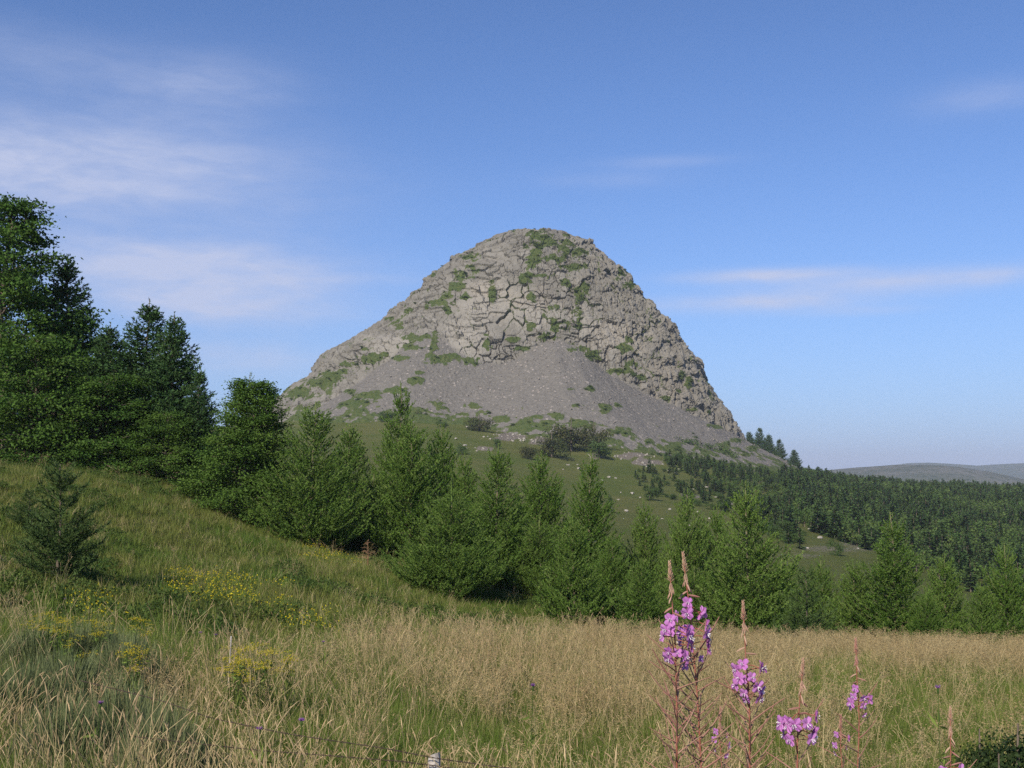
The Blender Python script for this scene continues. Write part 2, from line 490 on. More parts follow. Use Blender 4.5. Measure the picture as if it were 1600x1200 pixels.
# rubble cone against the foot of the cliff; its rim (the distance it would have at level zero) by direction
deg = np.degrees(TH)
_dg = np.arange(-230, 180.)
_af = np.interp(_dg, [-230, -204, -180, -165, -152, -142, -134, -127, -119, -112, -104, -97, -90, -84, -78, -70, -60, -48, -34, -20, -8, 0, 24, 90, 156],
                [160, 160, 160, 156, 158, 164, 168, 164, 150, 140, 137, 139, 143, 146, 144, 138, 132, 129, 127, 126, 126, 127, 130, 150, 160])
_kr = np.exp(-.5 * (np.arange(-9, 10) / 4.5) ** 2); _kr /= _kr.sum()
_af = np.convolve(np.pad(_af, 9, mode='edge'), _kr, 'valid')
AF = np.interp(deg, _dg, _af)
tnoise = vnoise(np.stack([np.cos(TH).ravel() * 6, np.sin(TH).ravel() * 6, ZR.ravel() * .02], -1), 1.0, 3, 21).reshape(TH.shape)
RS = AF + (tnoise - .5) * 5 - np.maximum(ZR, -60) / math.tan(R_(34.0))
RS = RS - 4.5 * np.sin(np.clip((ZR) / 55., 0, 1) * math.pi)      # a little hollow
h_ = .5 + .5 * np.clip((RS - RC) / 3.0, -1, 1)
RM = RC * (1 - h_) + RS * h_ + 3.0 * h_ * (1 - h_) * .5
MX, MY = MC[0] + RM * cth, MC[1] + RM * sth
MP = np.stack([MX, MY, ZR], -1)
def cyc_grad(A):
    d = np.roll(A, -1, 1) - np.roll(A, 1, 1); return d
NU = cyc_grad(MP); NV = np.gradient(MP, axis=0)
NM = unit(np.cross(NV, NU)); 
if NM[250, 525] @ np.array((0, -1, .5)) < 0: NM = -NM
NM[:2] = (0, 0, 1)
shp = MP.shape[:2]
P0 = MP.reshape(-1, 3); N0 = NM.reshape(-1, 3)
scree = h_.reshape(-1)
rock_w = rock = 1 - sstep(scree, .35, .75)


def voro(P, size, seed, jit=.9, pn=8.0, wt=.22):
    Q = P / np.asarray(size)
    I = np.floor(Q).astype(np.int64)
    f1 = np.full(len(P), 9e9); f2 = np.full(len(P), 9e9); cid = np.zeros((len(P), 3), np.int64); site = np.zeros((len(P), 3))
    for dx in (-1, 0, 1):
        for dy in (-1, 0, 1):
            for dz in (-1, 0, 1):
                c = I + np.array((dx, dy, dz))
                s_ = c + .5 + jit * (np.stack([hash3(c[:, 0], c[:, 1], c[:, 2], seed + k) for k in range(3)], -1) - .5)
                d = (np.abs(Q - s_) ** pn).sum(-1) ** (1 / pn) - wt * hash3(c[:, 0], c[:, 1], c[:, 2], seed + 7)
                lt = d < f1
                f2 = np.where(lt, f1, np.minimum(f2, d))
                f1 = np.where(lt, d, f1)
                cid[lt] = c[lt]; site[lt] = s_[lt]
    return f1, f2, cid, site * np.asarray(size)


warp = np.stack([vnoise(P0, 7, 3, 31), vnoise(P0, 7, 3, 32), vnoise(P0, 7, 3, 33)], -1) - .5
right = sstep(P0[:, 0], MC[0] + 10, MC[0] + 45)
PW = P0 + warp * .6
# the joints lean with the flank on the left side
PW[:, 0] += (P0[:, 2] - 60) * .35 * sstep(-(P0[:, 0] - MC[0]), 5, 45)
f1, f2, cid, site = voro(PW, (5.2, 8.0, 6.2), 41, .95, 8.0, .34)
tn = [hash3(cid[:, 0], cid[:, 1], cid[:, 2], 60 + k) for k in range(5)]
f1b, f2b, cidb, siteb = voro(PW + 3.3, (2.3, 3.4, 3.0), 71, .95, 8.0, .3)
tb = [hash3(cidb[:, 0], cidb[:, 1], cidb[:, 2], 80 + k) for k in range(4)]
big = sstep(vnoise(P0, 22, 2, 35), .35, .6) * (1 - right) * sstep(P0[:, 2], 112, 96)   # smooth slabs there, small blocks elsewhere
loc_ = PW - site
disp = (tn[0] - .5) * 2.0 + (loc_ * (np.stack(tn[1:4], -1) - .5)).sum(-1) * .30
crk = (1 - sstep((f2 - f1) * 6.0, .07, .30)) * (.2 + sstep(vnoise(P0, 6, 2, 36), .36, .66))
disp -= crk * 1.2
locb = PW + 3.3 - siteb
leftm = sstep(-(P0[:, 0] - MC[0]), 12, 50)
sm = (1 - .75 * big) * (1 - .4 * leftm)
disp *= 1 - .35 * leftm
disp += sm * ((tb[0] - .5) * 1.1 + (locb * (np.stack(tb[1:4], -1) - .5)).sum(-1) * .4)
crkb = 1 - sstep((f2b - f1b) * 2.6, .06, .34)
disp -= crkb * .5 * sm * (.3 + sstep(nzs := vnoise(P0, 5, 2, 37), .35, .6))
zz_ = (P0[:, 2] + (vnoise(P0, 16, 2, 51) - .5) * 9 + .10 * (P0[:, 0] - MC[0])) / 6.3
saw = zz_ - np.floor(zz_)
disp += (.5 - saw) * 1.1 * (1 - .7 * right) * sstep(vnoise(P0, 11, 2, 52), .42, .66)                     # broken benches
ta = np.arctan2(P0[:, 1] - MC[1], P0[:, 0] - MC[0]) * 75 / 3.4 + (vnoise(P0, 12, 2, 53) - .5) * 2.5
colm = np.abs(ta - np.floor(ta) - .5) * 2
disp -= 1.7 * colm ** 5 * right * (.35 + .9 * sstep(vnoise(P0, 9, 2, 54), .35, .6))          # upright columns on the right
disp += (vnoise(P0, 1.6, 2, 91) - .5) * .3 + (vnoise(P0, 14, 2, 92) - .5) * 3.0
top = sstep(P0[:, 2], ZPK - 4, ZPK - 20)
disp *= .30 + .70 * sstep(P0[:, 2], ZPK - .8, ZPK - 7)
disp -= .8 * (1 - sstep(P0[:, 2], ZPK - .3, ZPK - 4))
pxm, pym = project(P0)
front = (N0[:, 1] < .25)
nzm = vnoise(P0, 5, 3, 96)
nzf = vnoise(P0, 1.8, 2, 97)
GR = [(842, 372, 22, 12), (838, 390, 14, 16), (832, 412, 12, 16), (826, 432, 16, 12), (860, 380, 22, 8), (880, 392, 20, 9), (872, 405, 24, 6), (895, 418, 22, 6), (905, 395, 12, 8), (850, 430, 16, 6), (885, 440, 8, 6),
      (733, 404, 14, 7), (735, 417, 12, 8), (722, 432, 12, 10), (716, 447, 16, 8), (700, 462, 10, 6), (682, 472, 18, 8), (700, 485, 7, 9), (660, 430, 20, 5), (640, 485, 8, 4), (622, 510, 10, 6), (726, 463, 10, 5), (610, 498, 10, 4),
      (660, 528, 24, 7), (640, 543, 20, 6), (625, 560, 14, 5), (678, 535, 7, 16), (684, 562, 18, 10), (705, 558, 16, 5), (735, 565, 16, 7), (762, 535, 7, 12), (800, 530, 16, 5), (815, 545, 14, 4), (850, 525, 10, 6), (865, 510, 6, 12), (830, 508, 7, 6),
      (905, 545, 22, 6), (925, 553, 14, 8), (975, 545, 14, 10), (985, 570, 16, 14), (970, 582, 12, 6), (1000, 590, 12, 6), (955, 580, 10, 5), (1062, 588, 10, 8), (1075, 600, 5, 10), (985, 530, 8, 6), (1055, 610, 8, 4), (905, 460, 8, 14), (905, 500, 5, 14), (968, 430, 8, 10), (985, 446, 14, 6),
      (580, 560, 14, 8), (570, 545, 8, 4), (600, 552, 8, 4), (535, 570, 16, 5), (520, 590, 18, 10), (535, 580, 10, 7), (548, 612, 14, 5), (575, 617, 30, 8), (560, 632, 34, 8), (620, 610, 22, 6), (650, 597, 15, 7), (655, 583, 8, 4), (500, 600, 26, 9), (470, 615, 30, 10),
      (735, 634, 18, 6), (890, 609, 8, 3), (920, 607, 9, 5), (945, 640, 14, 10), (965, 634, 10, 5), (900, 637, 8, 4), (870, 652, 14, 6), (825, 662, 24, 7), (790, 655, 18, 6), (750, 645, 16, 6), (905, 664, 22, 7), (1015, 690, 12, 5), (1060, 695, 14, 6), (1085, 703, 10, 4), (1130, 695, 14, 5), (1165, 712, 14, 4), (850, 667, 24, 6), (960, 676, 30, 6), (1000, 702, 18, 5),
      (1150, 690, 12, 5), (1175, 702, 12, 5), (1110, 667, 8, 3), (1040, 622, 12, 3), (1080, 640, 14, 3), (1120, 668, 12, 4)]
grass = spots(pxm, pym, [(x_, y_, rx_ * .86, ry_ * .86) for x_, y_, rx_, ry_ in GR], .5 * nzm + .5 * nzf, .28, 3.6) * front
amb = np.maximum(sstep(vnoise(P0, 9, 3, 98), .60, .70) * sstep(-disp, .2, 1.2), sstep(vnoise(P0, 12, 3, 95), .47, .58) * sstep(crk, .25, .6)) * rock * .95       # turf in the deeper joints
amb *= sstep(P0[:, 2], 20, 40)
grass = np.maximum(grass, amb)
back_ = (~front) * sstep(vnoise(P0, 25, 3, 99), .4, .6)
grass = np.maximum(grass, back_ * .8)
hgt = P0[:, 2] - np.interp(0, [0, 1], [0, 0]) - ground(P0[:, 0], P0[:, 1])
grass = np.maximum(grass, (1 - sstep(hgt + (nzm - .5) * 22 + (nzf - .5) * 8, 1.0, 5.5)) * front)       # the pasture creeps up into the stones
dsc = (vnoise(P0, 1.1, 2, 93) - .5) * .5 + (vnoise(P0, 20, 2, 94) - .5) * 2.2
DISP = rock * disp * (1 - .55 * grass) + (1 - rock) * dsc + grass * (.25 + .9 * (nzf - .4))
P1 = P0 + N0 * DISP[:, None]
tone = np.clip(.5 + .6 * (tn[4] - .5) + .45 * (tb[3] - .5), 0, 1)
pale = spots(pxm, pym, [(770, 455, 40, 22), (760, 480, 50, 22), (830, 490, 60, 22), (810, 465, 26, 18), (735, 520, 40, 30), (610, 540, 40, 20), (905, 490, 16, 18), (725, 545, 45, 18), (960, 525, 50, 25)], nzm, .5, 1.0) * front
warm = spots(pxm, pym, [(760, 450, 35, 14), (845, 450, 14, 10), (830, 470, 40, 14), (960, 530, 40, 25), (1040, 600, 40, 40)], nzm, .6, 1.0)

ROCK, gg = pmat('phonolite_rock')
at = {k: gg.n('ShaderNodeAttribute', attribute_name=k).outputs['Fac'] for k in ('grass', 'scree', 'tone', 'pale', 'warm')}
geo = gg.n('ShaderNodeNewGeometry'); pos = geo.outputs['Position']
na = gg.ramp(gg.noise(pos, .16, 6, .68, .6), .3, .7)
nb = gg.ramp(gg.noise(pos, .9, 5, .7), .28, .72)
nc = gg.ramp(gg.noise(gg.mapping(pos, (1, 1, .35)), .42, 5, .65), .3, .72)
rk = gg.mix(at['tone'], (.158, .151, .134), (.292, .276, .244))
rk = gg.mix(gg.m('MULTIPLY', na, .5), rk, (.20, .185, .160))
rk = gg.mix(gg.m('MULTIPLY', nc, .45), rk, (.120, .108, .085))
rk = gg.mix(gg.m('MULTIPLY', at['pale'], gg.m('MULTIPLY_ADD', nb, .35, .35)), rk, (.345, .322, .280))
rk = gg.mix(gg.m('MULTIPLY', at['warm'], gg.m('MULTIPLY', nb, .4)), rk, (.31, .262, .205))
rk = gg.mix(gg.m('MULTIPLY', nb, .28), rk, (.150, .146, .108))
vo = gg.n('ShaderNodeTexVoronoi'); gg.l(pos, vo.inputs['Vector']); vo.inputs['Scale'].default_value = 1.25
vs_ = gg.n('ShaderNodeSeparateColor'); gg.l(vo.outputs['Color'], vs_.inputs[0])
sc_ = gg.mix(vs_.outputs[0], (.124, .117, .104), (.186, .174, .154))
sc_ = gg.mix(gg.ramp(vs_.outputs[1], .95, .99), sc_, (.34, .30, .265))
sc_ = gg.mix(gg.m('MULTIPLY', na, .55), sc_, (.155, .147, .132))
rk = gg.mix(at['scree'], rk, sc_)
gr = gg.mix(nb, (.040, .070, .018), (.110, .122, .044))
gr = gg.mix(gg.m('MULTIPLY', na, .6), gr, (.050, .078, .022))
gmask = gg.ramp(gg.m('ADD', at['grass'], gg.m('MULTIPLY_ADD', nb, .8, -.4)), .40, .66)
colr = gg.mix(gmask, rk, gr)
bn = gg.n('ShaderNodeBump'); bn.inputs['Strength'].default_value = .8; bn.inputs['Distance'].default_value = .6
gg.l(gg.m('ADD', gg.noise(pos, .9, 6, .72), gg.m('MULTIPLY', vo.outputs['Distance'], .5)), bn.inputs['Height'])
surf(gg, colr, .92, bn.outputs[0], .12)

nrow, ncol = shp
ii, jj = np.meshgrid(np.arange(nrow - 1), np.arange(ncol), indexing='ij')
q0 = (ii * ncol + jj).ravel(); q1 = (ii * ncol + (jj + 1) % ncol).ravel()
MQ = np.stack([q0, q0 + ncol, q1 + ncol, q1], 1)
ATT = {'grass': grass, 'scree': 1 - rock, 'tone': tone, 'pale': pale, 'warm': warm}
# the blocks of the cliff that show largest become pieces of their own
fid = (cid[:, 0] * 73856093) ^ (cid[:, 1] * 19349663) ^ (cid[:, 2] * 83492791)
fq = fid[q0]
okf = (rock[q0] > .6) & front[q0] & (pym[q0] < 690)
pxs, pys = pxm, pym
def area2(q): return np.abs((pxs[q[:, 2]] - pxs[q[:, 0]]) * (pys[q[:, 3]] - pys[q[:, 1]]) - (pxs[q[:, 3]] - pxs[q[:, 1]]) * (pys[q[:, 2]] - pys[q[:, 0]])) * .5
ar = area2(MQ) * okf
uid, inv = np.unique(fq, return_inverse=True)
cell_area = np.bincount(inv, ar)
best = np.argsort(-cell_area)[:290]
best = best[cell_area[best] > 60]
isb = np.isin(inv, best) & okf


def submesh(name, sel, P):
    q = MQ[sel]; vi, iv = np.unique(q, return_inverse=True)
    return mesh(name, P[vi], iv.reshape(-1, 4), ROCK, attrs={k: a[vi] for k, a in ATT.items()})


mo = link('mountain', submesh('mountain', ~isb, P1))
tag(mo, 'grey phonolite dome with blocky cliffs above a fan of bare scree', 'mountain', kind='structure')
for b in best:
    link('rock_block', submesh('rock_block', (inv == b) & okf, P1), mo)


def surf_hit(px, py):
    """nearest mountain vertex that shows at a pixel"""
    d = (pxm - px) ** 2 + (pym - py) ** 2 + (~front) * 1e9
    k = int(np.argmin(d)); return P1[k], N0[k]

# ---------------------------------------------------------------- far hills
def hills(name, label, d, prof_pts, depth, mat, seed, amp):
    xs = np.linspace(-900, 2600, 240)
    ys = np.interp(xs, [p[0] for p in prof_pts], [p[1] for p in prof_pts])
    rows = 34
    V = []
    for r in range(rows):
        t = r / (rows - 1)                       # from the front foot over the crest to the back foot
        yy = d - depth + 2 * depth * t
        prf = math.sin(math.pi * min(max(t, 0), 1)) ** .8
        for px, py in zip(xs, ys):
            X = (px - 800) / F_PX * d
            zt = (740 - py) / F_PX * d
            z0 = -60.0
            V.append((X, yy, z0 + (zt - z0) * prf))
    V = np.array(V)
    V[:, 2] += (vnoise(V * np.array((1, 1, 0)), d / 12, 4, seed) - .5) * amp
    n = len(xs)
    i2, j2 = np.meshgrid(np.arange(rows - 1), np.arange(n - 1), indexing='ij')
    k = (i2 * n + j2).ravel()
    o = link(name, mesh(name, V, np.stack([k, k + 1, k + n + 1, k + n], 1), mat, smooth=True))
    return tag(o, label, 'hills', kind='structure')


def hillmat(name, c1, c2, c3, sc):
    m_, gg = pmat(name)
    geo = gg.n('ShaderNodeNewGeometry'); pos = geo.outputs['Position']
    a = gg.ramp(gg.noise(pos, sc, 6, .7, .4), .35, .65)
    b = gg.ramp(gg.noise(pos, sc * 5, 5, .7), .5, .66)
    surf(gg, gg.mix(b, gg.mix(a, c1, c2), c3), .95, None, .05)
    return m_


hills('heath_hill', 'pale grey heath hill beyond the wood on the right', 2300, [(-900, 745), (1180, 746), (1270, 736), (1340, 729), (1400, 725), (1450, 726), (1500, 734), (1560, 748), (1640, 765), (2600, 760)], 420,
      hillmat('heath', (.070, .085, .062), (.125, .128, .110), (.032, .052, .030), .012), 7, 7)
hills('blue_ridge', 'dark blue wooded ridge farthest away on the right', 5200, [(-900, 752), (1100, 748), (1360, 738), (1400, 728), (1435, 722), (1480, 725), (1520, 728), (1560, 725), (1600, 723), (1700, 720), (2000, 735), (2600, 745)], 900,
      hillmat('far_wood', (.03, .055, .03), (.05, .08, .04), (.12, .12, .09), .006), 9, 10)
# ---------------------------------------------------------------- tree builders
def needles(tb, P, rng, spacing, L, wd, mat, spread=.8, up=.15, droop=0):
    """needle tufts along a polyline P"""
    seg = np.diff(P, axis=0); ln = np.linalg.norm(seg, axis=1); tot = ln.sum()
    n = max(2, int(tot / spacing))
    t = np.sort(rng.uniform(0, tot, n)); cum = np.concatenate([[0], np.cumsum(ln)])
    k = np.clip(np.searchsorted(cum, t) - 1, 0, len(seg) - 1)
    B = P[k] + seg[k] * ((t - cum[k]) / (ln[k] + 1e-9))[:, None]
    D = unit(unit(seg[k]) * .75 + rng.normal(size=(n, 3)) * spread + np.array((0, 0, up - droop)))
    tb.spikes(B, D, perp(D, rng), L * rng.uniform(.65, 1.25, n), wd * rng.uniform(.7, 1.3, n), mat)


def conifer(rng, H, Rad, nb, rise=(.0, .9), upturn=.25, sag=.1, prof=None, twig=.42, ntw=9, spacing=.020, nl=.095, nw=.030, mats=None, name='tree', bare=.0, top_up=1.0, leader=.1, trunk_r=.016, twig_up=.12, tips=True, spread=.8, hexp=1.05):
    """trunk mesh and crown mesh of a conifer: whorled branches that carry side twigs set with needles"""
    tt, tc_ = TB(), TB()
    z = np.linspace(0, H, 9)
    lean = np.cumsum(rng.normal(0, .006 * H, (9, 2)), 0); lean[0] = 0
    axis = np.column_stack([lean, z - .12])
    tt.tube(axis, np.linspace(trunk_r * H, .0035 * H / 5 + .004, 9), 6)
    tm = tt.mesh(name + '_trunk', mats[0], True)
    az = rng.uniform(0, 6.28)
    hs = np.sort(bare * H + (H * (1 - leader) - bare * H) * rng.uniform(.0, 1, nb) ** hexp)
    for h in hs:
        t = h / H
        pr = prof(t) if prof else (1 - t) ** .85
        L = Rad * pr * rng.uniform(.72, 1.12) + .05
        az += 2.4 + rng.normal(0, .35)
        pit = (rise[0] + (rise[1] - rise[0]) * t ** 1.6 * top_up) + rng.normal(0, .09)
        s = np.linspace(0, 1, 7)
        rr_ = L * s * math.cos(pit); zz = h + L * (s * math.sin(pit) + upturn * s ** 2.2 - sag * np.sin(s * math.pi))
        wob = np.cumsum(rng.normal(0, .018 * L, 7))
        ca, sa = math.cos(az), math.sin(az)
        bx = np.interp(h, z, lean[:, 0]); by = np.interp(h, z, lean[:, 1])
        P = np.column_stack([bx + rr_ * ca - wob * sa, by + rr_ * sa + wob * ca, zz])
        tc_.tube(P, np.linspace(.010 * L + .004, .003, 7), 3, 0)
        needles(tc_, P, rng, spacing, nl, nw, 1, spread)
        m = max(2, int(ntw * (L / Rad) ** .7))
        for q in range(m):
            f = .06 + .92 * (q + rng.uniform(0, .8)) / m
            i = min(int(f * 6), 5); base = P[i] + (P[i + 1] - P[i]) * (f * 6 - i)
            side = 1 if q % 2 else -1
            a2 = az + side * rng.uniform(.55, 1.0)
            l2 = L * twig * (1.1 - .75 * f) * rng.uniform(.7, 1.25) + .05
            s2 = np.linspace(0, 1, 4)
            zz2 = l2 * (s2 * (twig_up + rng.normal(0, .16)) + upturn * 1.0 * s2 ** 2)
            P2 = np.column_stack([base[0] + l2 * s2 * math.cos(a2), base[1] + l2 * s2 * math.sin(a2), base[2] + zz2])
            needles(tc_, P2, rng, spacing, nl, nw, 2 if (tips and rng.random() < .35) else 1, spread)
            if l2 > .55:
                for w_ in (-1, 1):
                    b3 = P2[1 + (w_ > 0)]; a3 = a2 + w_ * .7; l3 = l2 * .45
                    P3 = np.array([b3 + np.array((l3 * u_ * math.cos(a3), l3 * u_ * math.sin(a3), l3 * (twig_up * u_ + upturn * u_ * u_))) for u_ in (0, .5, 1)])
                    needles(tc_, P3, rng, spacing, nl, nw, 1, spread)
    if tips:                                       # the long young leader with a few short side shoots
        q0 = axis[-1] * .87 + axis[-2] * .13 - np.array((0, 0, .13 * H)); q1 = axis[-1]
        tc_.tube([q0, (q0 + q1) / 2 + rng.normal(0, .01, 3), q1], [.024, .018, .009], 5, 2)
        for u_ in np.linspace(.0, .85, 9):
            b3 = q0 + (q1 - q0) * u_; a3 = rng.uniform(0, 6.28); l3 = .42 * (1 - u_) + .08
            P3 = np.array([b3, b3 + np.array((l3 * .6 * math.cos(a3), l3 * .6 * math.sin(a3), l3 * .45)), b3 + np.array((l3 * .8 * math.cos(a3), l3 * .8 * math.sin(a3), l3 * 1.0))])
            needles(tc_, P3, rng, .016, .055, .026, 2, .7)
        needles(tc_, np.array([q0, q1]), rng, .03, .05, .02, 2, .9)
    P = axis[-3:].copy(); needles(tc_, P, rng, spacing * 1.4, nl * .8, nw, 2 if tips else 1, 1.0)
    cm = tc_.mesh(name + '_crown', [mats[0], mats[1], mats[2] if len(mats) > 2 else mats[1]])
    return tm, cm


def broadleaf(rng, H, Rad, prof, nbr, leaf, nleaf, mats, name, base=.05, trunk_r=.018, flat=.45, stems=1, rise=.5):
    """leafy tree: limbs that end in flattened sprays of folded leaves"""
    tt, tc_ = TB(), TB()
    z = np.linspace(0, .93 * H, 8)
    for sm_ in range(stems):
        ln = np.cumsum(rng.normal(0, .018 * H, (8, 2)), 0); ln[0] = 0
        axis = np.column_stack([ln, z - .15])
        tt.tube(axis, np.linspace(trunk_r * H, .004 * H, 8), 7)
    az = rng.uniform(0, 6.28)
    for k in range(nbr):
        t = base + (1 - base) * ((k + rng.uniform(0, 1)) / nbr) ** .95
        h = t * H * .96
        az += 2.4 + rng.normal(0, .5)
        L = Rad * prof(t) * rng.uniform(.7, 1.15) + .1
        ca, sa = math.cos(az), math.sin(az)
        pit = rise * (.15 + t) + rng.normal(0, .16)
        s = np.linspace(0, 1, 5)
        x0, y0 = np.interp(h, z, axis[:, 0]), np.interp(h, z, axis[:, 1])
        P = np.column_stack([x0 + L * s * math.cos(pit) * ca, y0 + L * s * math.cos(pit) * sa, h + L * (s * math.sin(pit) - .12 * s ** 2)])
        tt.tube(P, np.linspace(.018 * L + .006, .006, 5), 4)
        ns = max(3, int(3 + 7 * L / Rad))
        for q in range(ns):
            f = .22 + .82 * (q + rng.uniform(0, 1)) / ns
            c = P[0] + (P[-1] - P[0]) * min(f, 1.0) + np.array((0, 0, .05 * L * rng.normal()))
            a2 = az + rng.normal(0, .9)
            rs = (.16 + .16 * rng.random()) * Rad * (.55 + .45 * prof(t)) + .12
            c = c + np.array((math.cos(a2), math.sin(a2), 0)) * rs * .8
            n = max(6, int(nleaf * rng.uniform(.6, 1.4)))
            d = rng.normal(size=(n, 3)) * np.array((1, 1, flat)) * rs * .40
            B = c + d
            D = unit(np.column_stack([np.full(n, math.cos(a2)), np.full(n, math.sin(a2)), np.full(n, -.25)]) * .6 + rng.normal(size=(n, 3)) * .7)
            Nn = unit(np.array((0, 0, 1.)) * .9 + rng.normal(size=(n, 3)) * .55 + np.array((ca, sa, 0)) * .35)
            W = unit(np.cross(D, Nn))
            tc_.leaves(B, D, W, leaf * rng.uniform(.6, 1.25, n), leaf * .68 * rng.uniform(.7, 1.2, n), 0)
    return tt.mesh(name + '_trunk', mats[0], True), tc_.mesh(name + '_crown', mats[1])


def lprof(t): return (min(1, .78 + t * 3)) * (1 - t) ** .98 + .03


rng = np.random.default_rng(3)
LARCHES = []
for k, (H, Rd, nb) in enumerate(((6.0, 2.2, 150), (5.0, 2.1, 140), (6.4, 1.9, 150), (4.6, 1.7, 120), (5.6, 2.5, 160))):
    LARCHES.append((H, Rd, conifer(np.random.default_rng(20 + k), H, Rd, nb, rise=(.02, .95), upturn=.50, sag=.10, prof=lprof, mats=[LARCH_BARK, LARCH, LARCH_TIP], name='larch', twig=.48, ntw=10, leader=.155, twig_up=.28, spread=.70, nl=.075, nw=.034, spacing=.0130, trunk_r=.011, hexp=1.2)))
SPRUCES = []
for k, (H, Rd, nb) in enumerate(((9.0, 2.8, 290), (8.0, 3.0, 290))):
    SPRUCES.append((H, Rd, conifer(np.random.default_rng(40 + k), H, Rd, nb, rise=(.05, .75), upturn=.12, sag=.08, prof=lambda t: (1 - t) ** .84 * min(1, .8 + t), mats=[BARK, SPRUCE], name='spruce', twig=.4, ntw=14, spacing=.034, nl=.14, nw=.064, leader=.07, twig_up=.05, tips=False, spread=.55)))
PINES = []
for k, (H, Rd, nb) in enumerate(((2.6, .95, 54), (2.9, 1.0, 56))):
    PINES.append((H, Rd, conifer(np.random.default_rng(50 + k), H, Rd, nb, rise=(-.22, 1.05), upturn=.40, hexp=1.35, sag=0, prof=lambda t: (1 - t) ** .7 * min(1, .75 + t), mats=[BARK, PINE], name='pine', twig=.5, ntw=9, spacing=.0075, nl=.092, nw=.0165, leader=.08, twig_up=.35, tips=False, spread=.75)))
BIGBEECH = (13.0, 3.6, broadleaf(np.random.default_rng(60), 13.0, 3.6, lambda t: (min(1, .55 + 1.3 * t)) * (1.02 - t ** 2.6), 105, .18, 56, [BARK, BEECH], 'beech'))
SKIRT = (6.0, 2.8, broadleaf(np.random.default_rng(61), 6.0, 2.8, lambda t: 1.02 - .75 * t ** 1.6, 64, .14, 54, [BARK, YELLOWGREEN], 'beech', base=.02))
HORN = (6.4, 2.1, broadleaf(np.random.default_rng(62), 6.4, 2.1, lambda t: min(1, .8 + 1.6 * t) * (1.03 - t) ** .88, 116, .098, 66, [BARK, YELLOWGREEN], 'hornbeam', base=.02))


def tree(kind, name, px, py, d, label, cat, rwid=None, rot=None, group=None, hgt=None, sink=.05):
    """a tree whose top shows at (px,py) when it stands d metres away"""
    H, Rd, (tm, cm) = kind
    top = ray(px, py, d)
    z0 = gz(top[0], d) - sink
    h = hgt or (top[2] - z0)
    e = link(name, None, loc=(top[0], d, z0))
    e.rotation_euler = (0, 0, random.uniform(0, 6.28) if rot is None else rot)
    sx = (rwid * d / F_PX) / Rd if rwid else h / H
    e.scale = (sx, sx, h / H)
    link('trunk', tm, e); link('crown', cm, e)
    tag(e, label, cat, group)
    return e


random.seed(11)
LT = [  # kind, top px, py, distance, half width px, label
    (0, 490, 622, 43, 100, 'broad pale green young larch standing right beside the rounded hornbeam'),
    (2, 395, 578, 51, 62, 'feathery larch whose yellow green top rises behind the hornbeam'),
    (2, 625, 592, 49, 66, 'tall slim larch whose leader stands out against the left scree'),
    (3, 548, 655, 53, 66, 'thin larch half hidden between the broad larch and the tall slim larch'),
    (1, 640, 652, 45, 88, 'full larch with pale trunk in front of the tall slim larch'),
    (3, 693, 655, 51, 55, 'slender larch behind, just right of the tall slim larch'),
    (4, 702, 752, 36, 92, 'low round dark green larch standing foremost in the middle of the meadow'),
    (0, 776, 688, 41, 84, 'upright light green larch right behind the low round larch'),
    (3, 728, 700, 46, 50, 'narrow larch with bare leader just left of the upright light green larch'),
    (1, 843, 700, 46, 72, 'dark larch between the upright light green larch and the leader beside it'),
    (2, 918, 698, 42, 66, 'larch with a bare pointed leader below the red brown bushes'),
    (3, 893, 800, 34, 62, 'small foremost larch with dead grey twigs near its foot'),
    (3, 1004, 776, 45, 50, 'narrow dark larch standing alone before the boulder strewn slope'),
    (1, 1072, 758, 41, 66, 'light green larch behind the tallest fireweed'),
    (3, 1122, 782, 43, 50, 'thin larch just left of the tall feathery larch on the right'),
    (0, 1167, 745, 35, 100, 'tall feathery larch with pale trunk behind the fireweed'),
    (3, 1000, 868, 33, 55, 'low bushy larch at the meadow edge left of the fireweed'),
    (4, 1082, 880, 36, 60, 'low larch directly behind the tallest fireweed heads'),
    (2, 1397, 795, 37, 82, 'larch with long bare pale leader on the right'),
    (3, 1478, 858, 39, 56, 'thin larch right of the one with the long bare leader'),
    (1, 1572, 842, 36, 62, 'dark larch at the right edge of the picture'),
    (3, 1330, 868, 38, 55, 'short larch left of the one with the long bare leader'),
    (4, 1285, 862, 42, 52, 'bushy larch behind the dark young pine on the right'),
    (3, 1225, 868, 40, 46, 'small larch between the tall feathery larch and the young pine'),
    (4, 1445, 915, 35, 48, 'low larch under the long bare leader on its right side'),
    (3, 1530, 905, 35, 44, 'low larch near the dark one at the right edge'),
    (1, 585, 735, 47, 60, 'short bushy larch filling the gap right of the broad larch'),
    (4, 845, 800, 40, 62, 'low dark larch right of the low round one'),
    (1, 955, 830, 38, 52, 'small larch left of the narrow dark one')]
for k, px, py, d, rw, lb in LT:
    tree(LARCHES[k], 'larch_tree', px, py, d, lb, 'larch', rw * 1.06, group='young larches along the meadow edge')
tree(PINES[0], 'pine_sapling', 98, 716, 21.5, 'bushy dark pine sapling standing alone on the left grass bank', 'pine', 72, group='young pines')
tree(PINES[1], 'pine_sapling', 1257, 888, 30, 'dark dense pine sapling in front of the larches on the right', 'pine', 56, group='young pines')
tree(PINES[1], 'pine_sapling', 45, 765, 29, 'small low pine bush behind the left pine sapling', 'pine', 36, group='young pines')
